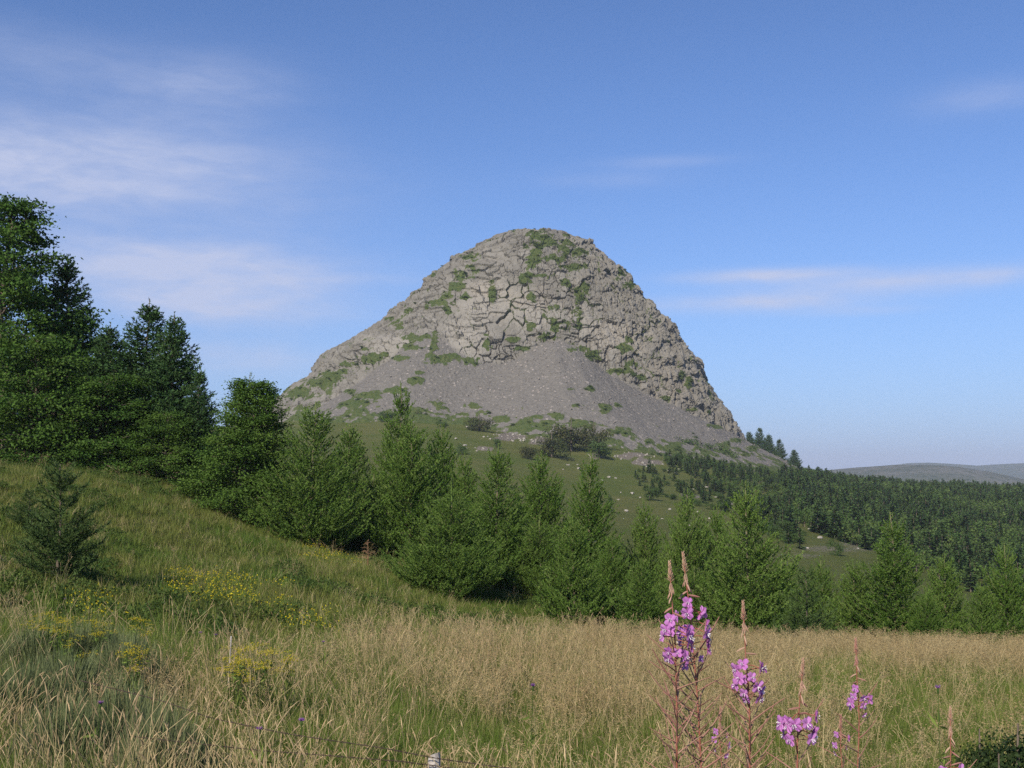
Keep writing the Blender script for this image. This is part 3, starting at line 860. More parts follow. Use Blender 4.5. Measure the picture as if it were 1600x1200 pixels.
for k, px, py, d, rw, lb in ((0, 222, 462, 51, 118, 'dark spruce with the highest pointed top, left of the hornbeam'), (1, 267, 482, 50, 98, 'dark spruce nearest the hornbeam, its flank against the sky'),
                             (0, 306, 572, 49, 62, 'low dark spruce at the right end of the dark group beside the hornbeam'), (1, 176, 500, 52, 100, 'dark spruce hidden between the beech and the pointed spruces'), (0, 118, 395, 55, 112, 'tallest dark spruce, its thin tip right of the big beech')):
    tree(SPRUCES[k], 'spruce_tree', px, py, d, lb, 'spruce', rw, group='dark trees on the left bank')
tree(BIGBEECH, 'beech_tree', 22, 292, 53, 'big dark green beech with layered branches at the left edge', 'beech', 125, 1.0)
tree(BIGBEECH, 'beech_tree', -105, 300, 56, 'second big beech, mostly outside the left edge', 'beech', 130, 4.0)
tree(SKIRT, 'beech_tree', 60, 522, 48.5, 'low leafy beech in front of the big one, branches to the ground', 'beech', 105, 2.0)
tree(SKIRT, 'beech_tree', 160, 590, 48.5, 'low leafy beech in front of the dark spruces', 'beech', 100, 5.0)
tree(SKIRT, 'beech_tree', 262, 645, 48.0, 'low leafy beech at the right end of the dark tree group', 'beech', 62, .5)
tree(HORN, 'hornbeam_tree', 362, 588, 44.5, 'cone shaped leafy hornbeam standing left of the larches', 'hornbeam', 92, 2.5)
# a scrub of thin dead larch below the larches
tb = TB(); rg = np.random.default_rng(8)
tb.tube([(0, 0, -.05), (.02, .01, .5), (.0, .02, 1.0)], [.03, .02, .008], 5)
for k in range(22):
    h = rg.uniform(.35, 1.0); a = rg.uniform(0, 6.28); l = .55 * (1.15 - h)
    tb.tube([(0, 0, h), (l * .5 * math.cos(a), l * .5 * math.sin(a), h + .05), (l * math.cos(a), l * math.sin(a), h + .02)], [.012, .008, .003], 3)
DEAD = plain('dead_twigs', (.16, .085, .045), (.26, .16, .09), 5)
p = ray(574, 890, 37)
do = link('dead_sapling', tb.mesh('dead_sapling', DEAD), loc=(p[0], 37, gz(p[0], 37)))
tag(do, 'small rusty brown dead sapling below the slim larches', 'dead tree')
# ---------------------------------------------------------------- ground cover (scattered)
ORD = ['first', 'second', 'third', 'fourth', 'fifth', 'sixth', 'seventh', 'eighth', 'ninth', 'tenth', 'eleventh', 'twelfth', 'thirteenth', 'fourteenth', 'fifteenth', 'sixteenth', 'seventeenth', 'eighteenth', 'nineteenth']
TENS = ['', '', 'twent', 'thirt', 'fort', 'fift', 'sixt', 'sevent', 'eight', 'ninet']
def ordinal(k):
    if k < 19: return ORD[k]
    if k > 98: return 'hundred and ' + ordinal(k - 100) if k > 99 else 'hundredth'
    t, u_ = divmod(k + 1, 10)
    return TENS[t] + ('ieth' if u_ == 0 else 'y-' + ORD[u_ - 1])
def in_order(objs, text):
    """labels that count from the left of the picture"""
    for k, o in enumerate(sorted(objs, key=lambda o: o.location.x / o.location.y)): o['label'] = text % ordinal(k)


def scatter(name, label, cat, protos, P, rot, scl, idx=None, seed=0):
    """one object of kind stuff: the prototypes set on the points"""
    me = bpy.data.meshes.new(name)
    me.vertices.add(len(P)); me.vertices.foreach_set('co', np.asarray(P, np.float32).ravel())
    rg_ = np.random.default_rng(seed)
    if idx is None: idx = rg_.integers(0, len(protos), len(P))
    at = me.attributes.new('rot', 'FLOAT_VECTOR', 'POINT'); at.data.foreach_set('vector', np.asarray(rot, np.float32).ravel())
    at = me.attributes.new('scl', 'FLOAT_VECTOR', 'POINT')
    s3 = np.asarray(scl, np.float32); s3 = np.repeat(s3[:, None], 3, 1) if s3.ndim == 1 else s3
    at.data.foreach_set('vector', s3.ravel())
    at = me.attributes.new('idx', 'INT', 'POINT'); at.data.foreach_set('value', np.asarray(idx, np.int32))
    ng = bpy.data.node_groups.new(name, 'GeometryNodeTree')
    ng.interface.new_socket('Geometry', in_out='INPUT', socket_type='NodeSocketGeometry')
    ng.interface.new_socket('Geometry', in_out='OUTPUT', socket_type='NodeSocketGeometry')
    N, Lk = ng.nodes, ng.links
    gi, go_ = N.new('NodeGroupInput'), N.new('NodeGroupOutput')
    gt = N.new('GeometryNodeGeometryToInstance')
    for me_p in reversed(protos):
        ob = bpy.data.objects.new(name + '_source', me_p)
        oi = N.new('GeometryNodeObjectInfo'); oi.inputs['Object'].default_value = ob
        Lk.new(oi.outputs['Geometry'], gt.inputs[0])
    ip = N.new('GeometryNodeInstanceOnPoints')
    m2p = N.new('GeometryNodeMeshToPoints')
    Lk.new(gi.outputs[0], m2p.inputs[0]); Lk.new(m2p.outputs[0], ip.inputs['Points'])
    Lk.new(gt.outputs[0], ip.inputs['Instance']); ip.inputs['Pick Instance'].default_value = True
    def attr(nm, ty):
        a = N.new('GeometryNodeInputNamedAttribute'); a.data_type = ty; a.inputs[0].default_value = nm
        return a.outputs[0]
    Lk.new(attr('idx', 'INT'), ip.inputs['Instance Index'])
    e2r = N.new('FunctionNodeEulerToRotation'); Lk.new(attr('rot', 'FLOAT_VECTOR'), e2r.inputs[0]); Lk.new(e2r.outputs[0], ip.inputs['Rotation'])
    Lk.new(attr('scl', 'FLOAT_VECTOR'), ip.inputs['Scale'])
    Lk.new(ip.outputs[0], go_.inputs[0])
    o = link(name, me)
    md = o.modifiers.new('scatter', 'NODES'); md.node_group = ng
    return tag(o, label, cat, kind='stuff')


def blades(tb, rg, n, r, h0, h1, wd, lean, mat, seg=3):
    """tapered bent grass blades as narrow strips"""
    a = rg.uniform(0, 6.28, n); q = r * np.sqrt(rg.uniform(0, 1, n))
    B = np.column_stack([q * np.cos(a), q * np.sin(a), np.zeros(n) - .03])
    b = rg.uniform(0, 6.28, n); H = rg.uniform(h0, h1, n); ln = np.abs(rg.normal(0, lean, n)) + .05
    D = np.column_stack([np.cos(b), np.sin(b), np.zeros(n)])
    c = rg.uniform(0, 6.28, n); W = np.column_stack([np.cos(c), np.sin(c), np.zeros(n)])
    t = np.linspace(0, 1, seg + 1)
    V = []
    for k, tk in enumerate(t):
        C = B + D * (ln * H * tk ** 2)[:, None] + np.array((0, 0, 1.)) * (H * (tk - .25 * ln * tk ** 2))[:, None]
        wk = wd * (1 - tk ** 1.5) * .5
        if k < seg: V += [C - W * wk, C + W * wk]
        else: V += [C]
    m = len(V); V = np.stack(V, 1).reshape(-1, 3)
    T = []
    for k in range(seg - 1): T += [(2 * k, 2 * k + 1, 2 * k + 3), (2 * k, 2 * k + 3, 2 * k + 2)]
    T.append((2 * seg - 2, 2 * seg - 1, 2 * seg))
    T = (np.arange(n)[:, None, None] * m + np.array(T)[None]).reshape(-1, 3)
    tb.add(V, T, mat)


def stalks(tb, rg, n, r, h0, h1, lean, mat_s, mat_h, head=.085, hw=.0040, sw=.0028):
    """straw stalks with a spindle shaped seed head that nods"""
    for k in range(n):
        a, q = rg.uniform(0, 6.28), r * math.sqrt(rg.random())
        b = rg.uniform(0, 6.28); H = rg.uniform(h0, h1); ln = abs(rg.normal(0, lean)) + .03
        t = np.linspace(0, 1, 5)
        P = np.column_stack([q * math.cos(a) + math.cos(b) * ln * H * t ** 2, q * math.sin(a) + math.sin(b) * ln * H * t ** 2, H * (t - .2 * ln * t ** 2) - .03])
        tb.tube(P, np.linspace(sw, sw * .6, 5), 3, mat_s)
        d = unit(P[-1] - P[-2]); d2 = unit(d + np.array((math.cos(b), math.sin(b), -.2)) * rg.uniform(.1, .5))
        hl = head * rg.uniform(.7, 1.3)
        Hh = np.array([P[-1], P[-1] + d * hl * .25, P[-1] + d * hl * .5 + d2 * hl * .1, P[-1] + d * hl * .55 + d2 * hl * .5])
        tb.tube(Hh, [hw * .35, hw, hw * .8, hw * .1], 4, mat_h)


def panicles(tb, rg, n, r, h0, h1, lean, mat_s, mat_h, size=.15):
    """fine grasses with an airy loose panicle"""
    for k in range(n):
        a, q = rg.uniform(0, 6.28), r * math.sqrt(rg.random())
        b = rg.uniform(0, 6.28); H = rg.uniform(h0, h1); ln = abs(rg.normal(0, lean)) + .03
        t = np.linspace(0, 1, 4)
        P = np.column_stack([q * math.cos(a) + math.cos(b) * ln * H * t ** 2, q * math.sin(a) + math.sin(b) * ln * H * t ** 2, H * (t - .2 * ln * t ** 2) - .03])
        tb.tube(P, np.linspace(.0026, .0014, 4), 3, mat_s)
        m = 20
        f = rg.uniform(0, 1, m)
        B = P[-1] + (P[-2] - P[-1]) * (f * size / (np.linalg.norm(P[-2] - P[-1]) + 1e-6))[:, None]
        a3 = rg.uniform(0, 6.28, m)
        D = unit(np.column_stack([np.cos(a3), np.sin(a3), rg.uniform(.1, 1.1, m)]))
        l = size * .42 * (.3 + f)
        E = B + D * l[:, None]
        tb.spikes(E, unit(D + np.array((0, 0, -.3))), perp(D, rg), .022, .010, mat_h)
        tb.spikes(B, D, perp(D, rg), l, .0016, mat_s)


def proto(fn, seed, mats, name):
    tb = TB(); fn(tb, np.random.default_rng(seed)); return tb.mesh(name, mats)


def p_green(tb, rg):
    blades(tb, rg, 66, .17, .16, .50, .0058, .45, 0); blades(tb, rg, 5, .17, .2, .5, .005, .5, 1)
def p_dry(tb, rg):
    blades(tb, rg, 30, .16, .25, .55, .0055, .5, 0); blades(tb, rg, 16, .16, .2, .5, .005, .6, 1)
    stalks(tb, rg, 6, .16, .55, .95, .22, 1, 2)
def p_pan(tb, rg):
    blades(tb, rg, 24, .18, .2, .5, .005, .5, 0); blades(tb, rg, 8, .16, .2, .45, .005, .6, 1)
    panicles(tb, rg, 9, .2, .5, .85, .25, 1, 2)
def p_turf(tb, rg): blades(tb, rg, 85, .30, .07, .20, .011, .6, 0, 2)
def p_turf2(tb, rg): blades(tb, rg, 60, .30, .09, .26, .011, .6, 0, 2); blades(tb, rg, 8, .3, .12, .30, .007, .5, 1, 2)


GM = [GRASS, DRY, DRYHEAD]
PG = [proto(p_green, 100 + k, [GRASS, DRY], 'grass_tuft') for k in range(4)]
PD = [proto(p_dry, 110 + k, GM, 'straw_tuft') for k in range(4)]
PP = [proto(p_pan, 120 + k, [GRASS, DRY, PANICLE], 'panicle_tuft') for k in range(4)]
PT = [proto(p_turf, 130 + k, [TURF], 'turf_tuft') for k in range(3)] + [proto(p_turf2, 135 + k, [TURF, DRY], 'turf_tuft') for k in range(2)]


def field(n, y0, y1, seed, wide=.56, pw=1.0):
    """random points on the ground, evenly by area, inside the view and a strip beside it"""
    rg_ = np.random.default_rng(seed)
    y = np.sqrt(rg_.uniform((y0 + 3) ** 2, (y1 + 3) ** 2, n)) - 3
    x = rg_.uniform(-1, 1, n) * (wide * (y + 3))
    return x, y


def put(x, y, seed, s0, s1, tilt=.12):
    rg_ = np.random.default_rng(seed)
    z = ground(x, y)
    rot = np.column_stack([rg_.normal(0, tilt, len(x)), rg_.normal(0, tilt, len(x)), rg_.uniform(0, 6.28, len(x))])
    s = rg_.uniform(s0, s1, len(x))
    return np.column_stack([x, y, z]), rot, s


def meadow_edge(x, y):
    """1 in the tall straw meadow near the road, 0 on the short turf of the bank"""
    u = x / np.maximum(y, 1)
    lim = 15.0 + 9.5 * sstep(u, -.25, .10) + 4 * (vnoise(np.stack([x, y], -1), 5, 2, 77) - .5) + 2.5 * sstep(u, .15, .4)
    return 1 - sstep(y, lim - 1.5, lim + 2.0)


def dryness(x, y): return vnoise(np.stack([x, y], -1), 2.8, 3, 78)


x, y = field(30000, 2.6, 30, 201)
me_, dr = meadow_edge(x, y), dryness(x, y)
dry2 = vnoise(np.stack([x, y], -1), 6.5, 2, 80)
rg = np.random.default_rng(5)
u = rg.random(len(x))
keep = me_ > rg.random(len(x))
# straw stands thick on the left and along the far edge, fine panicles on the right
uu = x / (y + 3)
fd = np.clip((.03 + .20 * sstep(dr, .47, .62)) * sstep(-uu, -.30, .0) + .06 * sstep(-uu, .22, .4) + .10 * (y < 9) * (uu < .05), 0, .36)
fp = np.clip((.03 + .15 * sstep(uu, -.2, .1) * sstep(y, 7, 15) + .07 * sstep(y, 14, 22)) * (.22 + .9 * sstep(dr + .5 * (dry2 - .5), .36, .64)), 0, .36) * (1 - fd)
BROOMS = ((60, 975, 13.2, 1.3, 'grey green broom mound at the far left among yellow flowers'), (135, 968, 13.6, 1.35, 'grey green broom mound between the two yellow flower groups'), (200, 985, 12.6, 1.0, 'small grey green broom mound at the right end of its group'),
          (95, 1010, 11.2, 1.35, 'wide grey green broom mound in front on the left'), (40, 1030, 10.4, 1.1, 'nearest grey green broom mound at the left edge'), (190, 1060, 9.4, 1.1, 'low grey green broom mound among straw in the lower left'), (260, 1090, 8.6, .9, 'small flat grey green broom mound above the barbed wire'), (110, 1085, 8.8, 1.0, 'grey green broom mound in the straw of the lower left corner'))
bare_ = np.zeros(len(x), bool)                      # no tall straw grows through the broom
for bpx, bpy_, bd, bs, _ in BROOMS:
    bx_ = ray(bpx, bpy_, bd)[0]; bare_ |= (np.hypot(x - bx_, y - bd) < .55 * bs)
nearcam = (np.hypot(x - .3, y) < 3.4)
sel_d = keep & (u < fd) & ~nearcam & ~bare_
sel_p = keep & (u >= fd) & (u < fd + fp) & ~nearcam & ~bare_
sel_g = keep & (u >= fd + fp) & (~bare_ | (u > .93))
for nm, lb, sel, pr, s0, s1 in (('meadow_grass', 'green grass tufts of the tall roadside meadow', sel_g, PG, .75, 1.35), ('straw_grass', 'straw coloured grass with nodding seed heads in the foreground', sel_d, PD, .75, 1.15), ('panicle_grass', 'fine tan grass panicles across the right meadow', sel_p, PP, .75, 1.15)):
    P, rt, sl = put(x[sel], y[sel], 7, s0, s1)
    sl = sl * (1 - .4 * (np.hypot(P[:, 0], P[:, 1]) < 5.0))
    scatter(nm, lb, 'grass', pr, P, rt, sl, seed=9)
x, y = field(34000, 12, 75, 202, .60)
keep = (1 - meadow_edge(x, y) > np.random.default_rng(6).random(len(x))) & (y < 75)
P, rt, sl = put(x[keep], y[keep], 8, .8, 1.7)
scatter('bank_turf', 'short green turf on the grassy bank below the trees', 'grass', PT, P, rt, sl, seed=10)
HEATH = foliage('bilberry_leaves', (.040, .085, .018), (.100, .135, .030), .25, 1.5, .5)
def p_heath(tb, rg):
    n = 240; a = rg.uniform(0, 6.28, n); q = .4 * np.sqrt(rg.random(n))
    B = np.column_stack([q * np.cos(a), q * np.sin(a), .22 * (1 - (q / .42) ** 2) * rg.uniform(.5, 1.1, n)])
    D = unit(rg.normal(size=(n, 3)) + np.array((0, 0, .6))); tb.leaves(B, D, perp(D, rg), .055, .032, 0)
PH_ = [proto(p_heath, 160 + k, [HEATH], 'heath_tuft') for k in range(3)]
x, y = field(6500, 17, 62, 204, .58)
hn = vnoise(np.stack([x, y], -1), 3.5, 3, 79)
keep = (meadow_edge(x, y) < .2) & (hn > .56 - .10 * sstep(y, 30, 46))
P, rt, sl = put(x[keep], y[keep], 18, .6, 1.4)
scatter('bank_bilberry', 'low dark green bilberry cushions over the grassy bank', 'ground cover', PH_, P, rt, sl, seed=20)
# taller tufts sprinkled over the bank
x, y = field(900, 15, 50, 203, .58)
keep = (meadow_edge(x, y) < .3) & (dryness(x, y) > .5)
P, rt, sl = put(x[keep], y[keep], 8, .5, .9)
scatter('bank_straw', 'thin tan straw tufts over the green bank', 'grass', PP + PD, P, rt, sl, seed=12)
# ---------------------------------------------------------------- roadside plants
PETAL = foliage('fireweed_petals', (.60, .20, .58), (.74, .34, .72), .35, .02, .4, spec=.05)
STEMRED = plain('fireweed_stem', (.24, .075, .050), (.32, .13, .085), 30, .6)
PODM = foliage('fireweed_pods', (.30, .12, .105), (.34, .22, .155), .15, .02, .5)
BUDM = foliage('fireweed_buds', (.42, .20, .17), (.52, .38, .25), .15, .015, .5)
SEPAL = plain('fireweed_sepals', (.20, .04, .17), (.30, .07, .22), 50, .6)
WHITE = plain('stamen', (.75, .68, .70), (.8, .76, .76), 50, .6)
LEAFW = foliage('fireweed_leaves', (.10, .14, .035), (.26, .16, .07), .3, .1, .4)


def spindle(L, r, bend=0.0, sides=5, n=6, prof=lambda t: math.sin(math.pi * min(1, .08 + .9 * t)) ** .6):
    tb = TB(); t = np.linspace(0, 1, n)
    tb.tube(np.column_stack([L * t, np.zeros(n), bend * L * t ** 2]), [r * max(.12, prof(k)) for k in t], sides)
    return tb


def flower_mesh(seed):
    rg = np.random.default_rng(seed); tb = TB()
    tb.tube([(0, 0, 0), (.014, 0, .002), (.034, 0, .0)], [.0008, .0013, .0011], 5, 1)          # stalk and seed vessel
    tip = np.array((.034, 0, 0.))
    for k in range(4):
        a = math.pi / 4 + k * math.pi / 2 + rg.normal(0, .12)
        d = np.array((.30 + rg.normal(0, .1), math.cos(a), math.sin(a))); d /= np.linalg.norm(d)
        w = np.cross(d, (1, 0, 0)); w /= np.linalg.norm(w); nrm = np.cross(w, d)
        L = .0155 * rg.uniform(.9, 1.1); W = .0135 * rg.uniform(.9, 1.1)
        ts, cs = np.linspace(0, 1, 6), np.linspace(-1, 1, 5)
        V = []
        for t in ts:
            half = W * .5 * (.14 + .86 * math.sin(math.pi * min(.98, t * .78)) ** 1.1)
            for c in cs:
                notch = -.10 * L * max(0, t - .8) * 5 * (1 - abs(c)) ** 2
                V.append(tip + d * (L * t + notch - .08 * L * t * c * c) + w * half * c + nrm * (.0016 * math.sin(c * 3 + k) + .10 * L * (1 - t) * c * c - .12 * L * t * t))
        T = []
        for i in range(5):
            for j in range(4):
                q = i * 5 + j; T += [(q, q + 1, q + 6), (q, q + 6, q + 5)]
        tb.add(V, T, 0)
        a2 = a + math.pi / 4
        d2 = np.array((-.05, math.cos(a2), math.sin(a2)))
        tb.tube([tip, tip + d2 * .006, tip + d2 * .0125], [.0008, .0012, .0003], 4, 2)
    for k in range(6):
        a = rg.uniform(0, 6.28); d = np.array((1, .45 * math.cos(a), .45 * math.sin(a) - .25))
        tb.tube([tip, tip + d * .0045, tip + d * .009], [.0004, .0004, .0009], 3, 3)
    return tb.mesh('fireweed_flower', [PETAL, STEMRED, SEPAL, WHITE], False)


FLOWERS = [flower_mesh(k) for k in range(5)]
POD = [spindle(.080, .0019, b, 4, 6, lambda t: 1 - .6 * t).mesh('seed_pod', PODM) for b in (.10, -.06, .22)]
BUD = spindle(.019, .0018, -.15, 5, 6).mesh('flower_bud', BUDM)
BUD2 = spindle(.022, .0021, .0, 5, 6).mesh('flower_bud', SEPAL if False else PODM)
def leafmesh(L, W):
    tb = TB(); t = np.linspace(0, 1, 7)
    V = []
    for k in t:
        h = W * .5 * math.sin(math.pi * min(.99, .06 + .94 * k)) ** .8
        z = .25 * L * k - .38 * L * k * k
        V += [(L * k, -h, z + h * .3), (L * k, 0, z), (L * k, h, z + h * .3)]
    T = []
    for i in range(6):
        for j in (0, 1):
            q = i * 3 + j; T += [(q, q + 1, q + 4), (q, q + 4, q + 3)]
    tb.add(V, T, 0); return tb.mesh('leaf', LEAFW)
LEAF = leafmesh(.085, .014)


def fireweed(pts, d, flo, nfl, label, seed, fl_scale=1.0, pods=84, buds=8):
    """pts: where the stem shows, from its tip down; flo: picture rows between which it flowers"""
    rg = np.random.default_rng(seed)
    W = [ray(px, py, d) for px, py in pts]
    last = W[-1] + (W[-1] - W[-2]) * .25
    base = np.array((last[0], d, gz(last[0], d)))
    W = np.array(W + [np.array((base[0], d, base[2] - .03))])[::-1] - base
    seg = np.linalg.norm(np.diff(W, axis=0), axis=1); cum = np.concatenate([[0], np.cumsum(seg)]); tot = cum[-1]
    def at(s):                                   # point a length s below the tip
        q = tot - s; return np.array([np.interp(q, cum, W[:, k]) for k in range(3)])
    e = link('fireweed', None, loc=tuple(base))
    tag(e, label, 'fireweed', 'fireweed plants in flower by the road')
    tb = TB(); ss = np.linspace(tot, 0, 26)
    P = np.array([at(s) for s in ss]); P += rg.normal(0, .0007, P.shape) * np.array((1, 1, 0))
    tb.tube(P, np.interp(ss, [0, .05, .5, tot], [.0008, .0012, .0021, .0034]), 7)
    link('stem', tb.mesh('fireweed_stem', STEMRED, True), e)
    # the closed spike at the top
    tb = TB(); spike = .060
    for k in range(60):
        s = spike * (k / 60) ** .9; a = k * 2.4; c = at(s)
        ln = .005 + .008 * (k / 60)
        dr_ = np.array((math.cos(a) * .26, math.sin(a) * .26, .9 - 1.0 * (k / 60) if k < 40 else -.9))
        dr_ /= np.linalg.norm(dr_)
        c = c + np.array((math.cos(a), math.sin(a), 0)) * .0012
        tb.tube([c, c + dr_ * ln * .5, c + dr_ * ln], [.0005, .0011, .0004], 4)
    link('bud_spike', tb.mesh('bud_spike', BUDM), e)
    px2m = d / F_PX
    s0, s1 = (flo[0] - pts[0][1]) * px2m, (flo[1] - pts[0][1]) * px2m
    for k in range(buds):                         # hanging, then level buds between spike and flowers
        f = k / max(1, buds - 1); s = spike * .8 + (s0 - spike * .7) * f
        a = k * 2.4 + rg.normal(0, .4)
        o = link('flower_bud', BUD if f < .6 else BUD2, e, tuple(at(s)))
        o.rotation_euler = (0, 1.15 - 1.2 * f + rg.normal(0, .15), a)
        o.scale = (1.0 + .2 * f,) * 3
    for k in range(nfl):
        f = (k + rg.uniform(.1, .9)) / nfl; s = s0 + (s1 - s0) * f
        a = -math.pi / 2 + (1 if k % 2 else -1) * rg.uniform(.15, 1.75) + rg.normal(0, .15)
        o = link('flower', FLOWERS[k % 5], e, tuple(at(s)))
        o.rotation_euler = (rg.uniform(0, 6.28), .0, 0)
        o.rotation_euler = (0, rg.normal(.10, .25), a)
        o.scale = (fl_scale * rg.uniform(.75, 1.05) * (1 - .35 * (f > .72) * rg.random()),) * 3
    for k in range(pods):
        s = s1 * .93 + (tot * .92 - s1) * (k / pods) ** 1.05 * .44
        a = k * 2.4 + rg.normal(0, .35)
        o = link('seed_pod', POD[k % 3], e, tuple(at(s)))
        o.rotation_euler = (0, -rg.uniform(.35, .95), a)
        sc_ = rg.uniform(.75, 1.25); o.scale = (sc_, 1, sc_)
    for k in range(16):
        s = tot * (.55 + .42 * k / 16)
        o = link('leaf', LEAF, e, tuple(at(s))); o.rotation_euler = (0, -rg.uniform(.1, .6), k * 2.4); o.scale = (rg.uniform(.8, 1.4),) * 3
    return e


fireweed([(1046, 878), (1050, 940), (1055, 1000), (1058, 1100), (1057, 1200)], 2.30, (968, 1026), 15, 'fireweed on the left of the tallest pair, lilac flowers level with the meadow edge', 1)
fireweed([(1067, 864), (1074, 920), (1083, 1000), (1090, 1100), (1096, 1200)], 2.36, (936, 1034), 17, 'tallest fireweed, its buff bud spike reaching highest of all', 2)
fireweed([(1161, 940), (1163, 1000), (1170, 1080), (1173, 1200)], 2.42, (1032, 1084), 14, 'fireweed standing alone third from the left with a tall pink bud spike', 3)
fireweed([(1255, 1030), (1252, 1080), (1247, 1140), (1246, 1200)], 2.30, (1108, 1152), 12, 'low fireweed with a dense clump of large lilac flowers', 4, 1.1, 22, 6)
fireweed([(1337, 998), (1339, 1060), (1343, 1120), (1340, 1200)], 2.95, (1066, 1108), 8, 'slender fireweed with few flowers standing furthest back on the right', 5, .95, 26)
fireweed([(1485, 1105), (1485, 1150), (1486, 1200)], 2.65, (1188, 1230), 9, 'fireweed at the lower right whose flowers only just reach the frame', 6, 1.0, 16, 9)
fireweed([(1126, 1105), (1124, 1150), (1128, 1200)], 3.3, (1135, 1175), 6, 'small fireweed behind, between the tall pair and the third one', 7, .8, 16, 4)
fireweed([(1314, 1118), (1313, 1160), (1316, 1200)], 3.2, (1142, 1172), 5, 'small fireweed low down just left of the slender one', 8, .8, 14, 4)

# ---------------------------------------------------------------- fence
WOOD = plain('weathered_post', (.30, .27, .24), (.52, .48, .44), 14, .9, .5)
IRON = plain('rusty_wire', (.035, .026, .022), (.08, .055, .04), 40, .7)
pt = ray(676, 1178, 7.2)
fb = np.array((pt[0], 7.2, gz(pt[0], 7.2)))
fe = link('wire_fence', None, loc=tuple(fb))
tag(fe, 'weathered grey post carrying barbed wire through the straw grass', 'fence')
tb = TB(); hh = pt[2] - fb[2]; rg = np.random.default_rng(2)
V, T = [], []
for i, z in enumerate((-.3, hh * .4, hh * .75, hh * .96, hh)):
    for j in range(9):
        a = j * 6.283 / 9; r = .041 * (1 + .10 * math.sin(j * 2.7 + .3)) * (1 if i < 3 else (.97 if i == 3 else .80))
        V.append((r * math.cos(a) + .012 * z, r * math.sin(a), z + (.014 * math.cos(a + .5) if i > 2 else 0)))
for i in range(4):
    for j in range(9):
        a, b = i * 9 + j, i * 9 + (j + 1) % 9; T += [(a, b, b + 9), (a, b + 9, a + 9)]
for j in range(1, 8): T.append((36, 36 + j, 37 + j))
tb.add(V, T); link('post', tb.mesh('post', WOOD), fe)


def wire(path):
    W = np.array([ray(*p) for p in path]) - fb
    t = np.linspace(0, 1, len(W)); tt = np.linspace(0, 1, 160)
    P = np.column_stack([np.interp(tt, t, W[:, k]) for k in range(3)])
    k3 = np.ones(9) / 9
    P = np.column_stack([np.convolve(np.pad(P[:, k], 4, mode='edge'), k3, 'valid') for k in range(3)])
    tb = TB(); ph_ = np.linspace(0, 130, 160)
    for s in (0, math.pi):
        tb.tube(P + .0022 * np.column_stack([np.zeros(160), np.cos(ph_ + s), np.sin(ph_ + s)]), .0019, 4)
    for i in range(6, 156, 5):
        for k in range(3):
            d_ = unit(rg.normal(size=3)) * .017
            tb.tube([P[i] - d_, P[i], P[i] + d_], [.0008, .0019, .0008], 3)
    return tb.mesh('barbed_wire', IRON)


link('barbed_wire', wire([(120, 1062, 8.3), (250, 1094, 7.9), (330, 1122, 7.6), (450, 1147, 7.35), (600, 1169, 7.15), (676, 1184, 7.12), (760, 1196, 7.1), (1000, 1225, 7.0)]), fe)
link('barbed_wire', wire([(200, 1150, 8.0), (400, 1172, 7.5), (506, 1180, 7.3), (630, 1190, 7.16), (676, 1196, 7.14), (900, 1228, 7.0)]), fe)
tb = TB(); tb.tube([(0, 0, -.2), (.01, 0, .25), (.03, 0, .62)], [.011, .010, .008], 6)
p = ray(357, 1008, 13); sk = link('wooden_stake', tb.mesh('wooden_stake', WOOD), loc=(p[0], 13, gz(p[0], 13)))
sk.scale = (1, 1, (ray(357, 994, 13)[2] - gz(p[0], 13)) / .62)
tag(sk, 'thin pale stake standing in the grass left of the yellow flowers', 'stake')

# ---------------------------------------------------------------- yellow flowers, broom, knapweed
def yellow_plant(seed):
    rg = np.random.default_rng(seed); ts, th_ = TB(), TB()
    for k in range(8):
        a = rg.uniform(0, 6.28); l = rg.uniform(.02, .16); h = rg.uniform(.55, .72)
        P = np.array([(0, 0, -.05), (l * .4 * math.cos(a), l * .4 * math.sin(a), h * .6), (l * math.cos(a), l * math.sin(a), h)])
        ts.tube(P, [.004, .003, .002], 4)
        n = 7; f = rg.uniform(.1, .9, n); B = P[0] + (P[2] - P[0]) * f[:, None]
        D = unit(rg.normal(size=(n, 3)) + np.array((0, 0, .5))); ts.leaves(B, D, perp(D, rg), .07, .02, 1)
        for q in range(13):
            c = P[2] + np.array((rg.normal(0, .035), rg.normal(0, .035), rg.normal(0, .008)))
            m = 8; aa = np.arange(m) * 6.283 / m; D = np.column_stack([np.cos(aa), np.sin(aa), np.full(m, .15)])
            th_.spikes(np.repeat(c[None], m, 0), unit(D), np.column_stack([-np.sin(aa), np.cos(aa), np.zeros(m)]), .013, .009, 0)
            th_.spikes(np.repeat(c[None] + [[0, 0, .004]], m, 0), unit(D), np.column_stack([-np.sin(aa), np.cos(aa), np.zeros(m)]), .008, .006, 0)
    return ts.mesh('ragwort_stem', [GREENBUSH, GRASS]), th_.mesh('ragwort_heads', YELLOW)


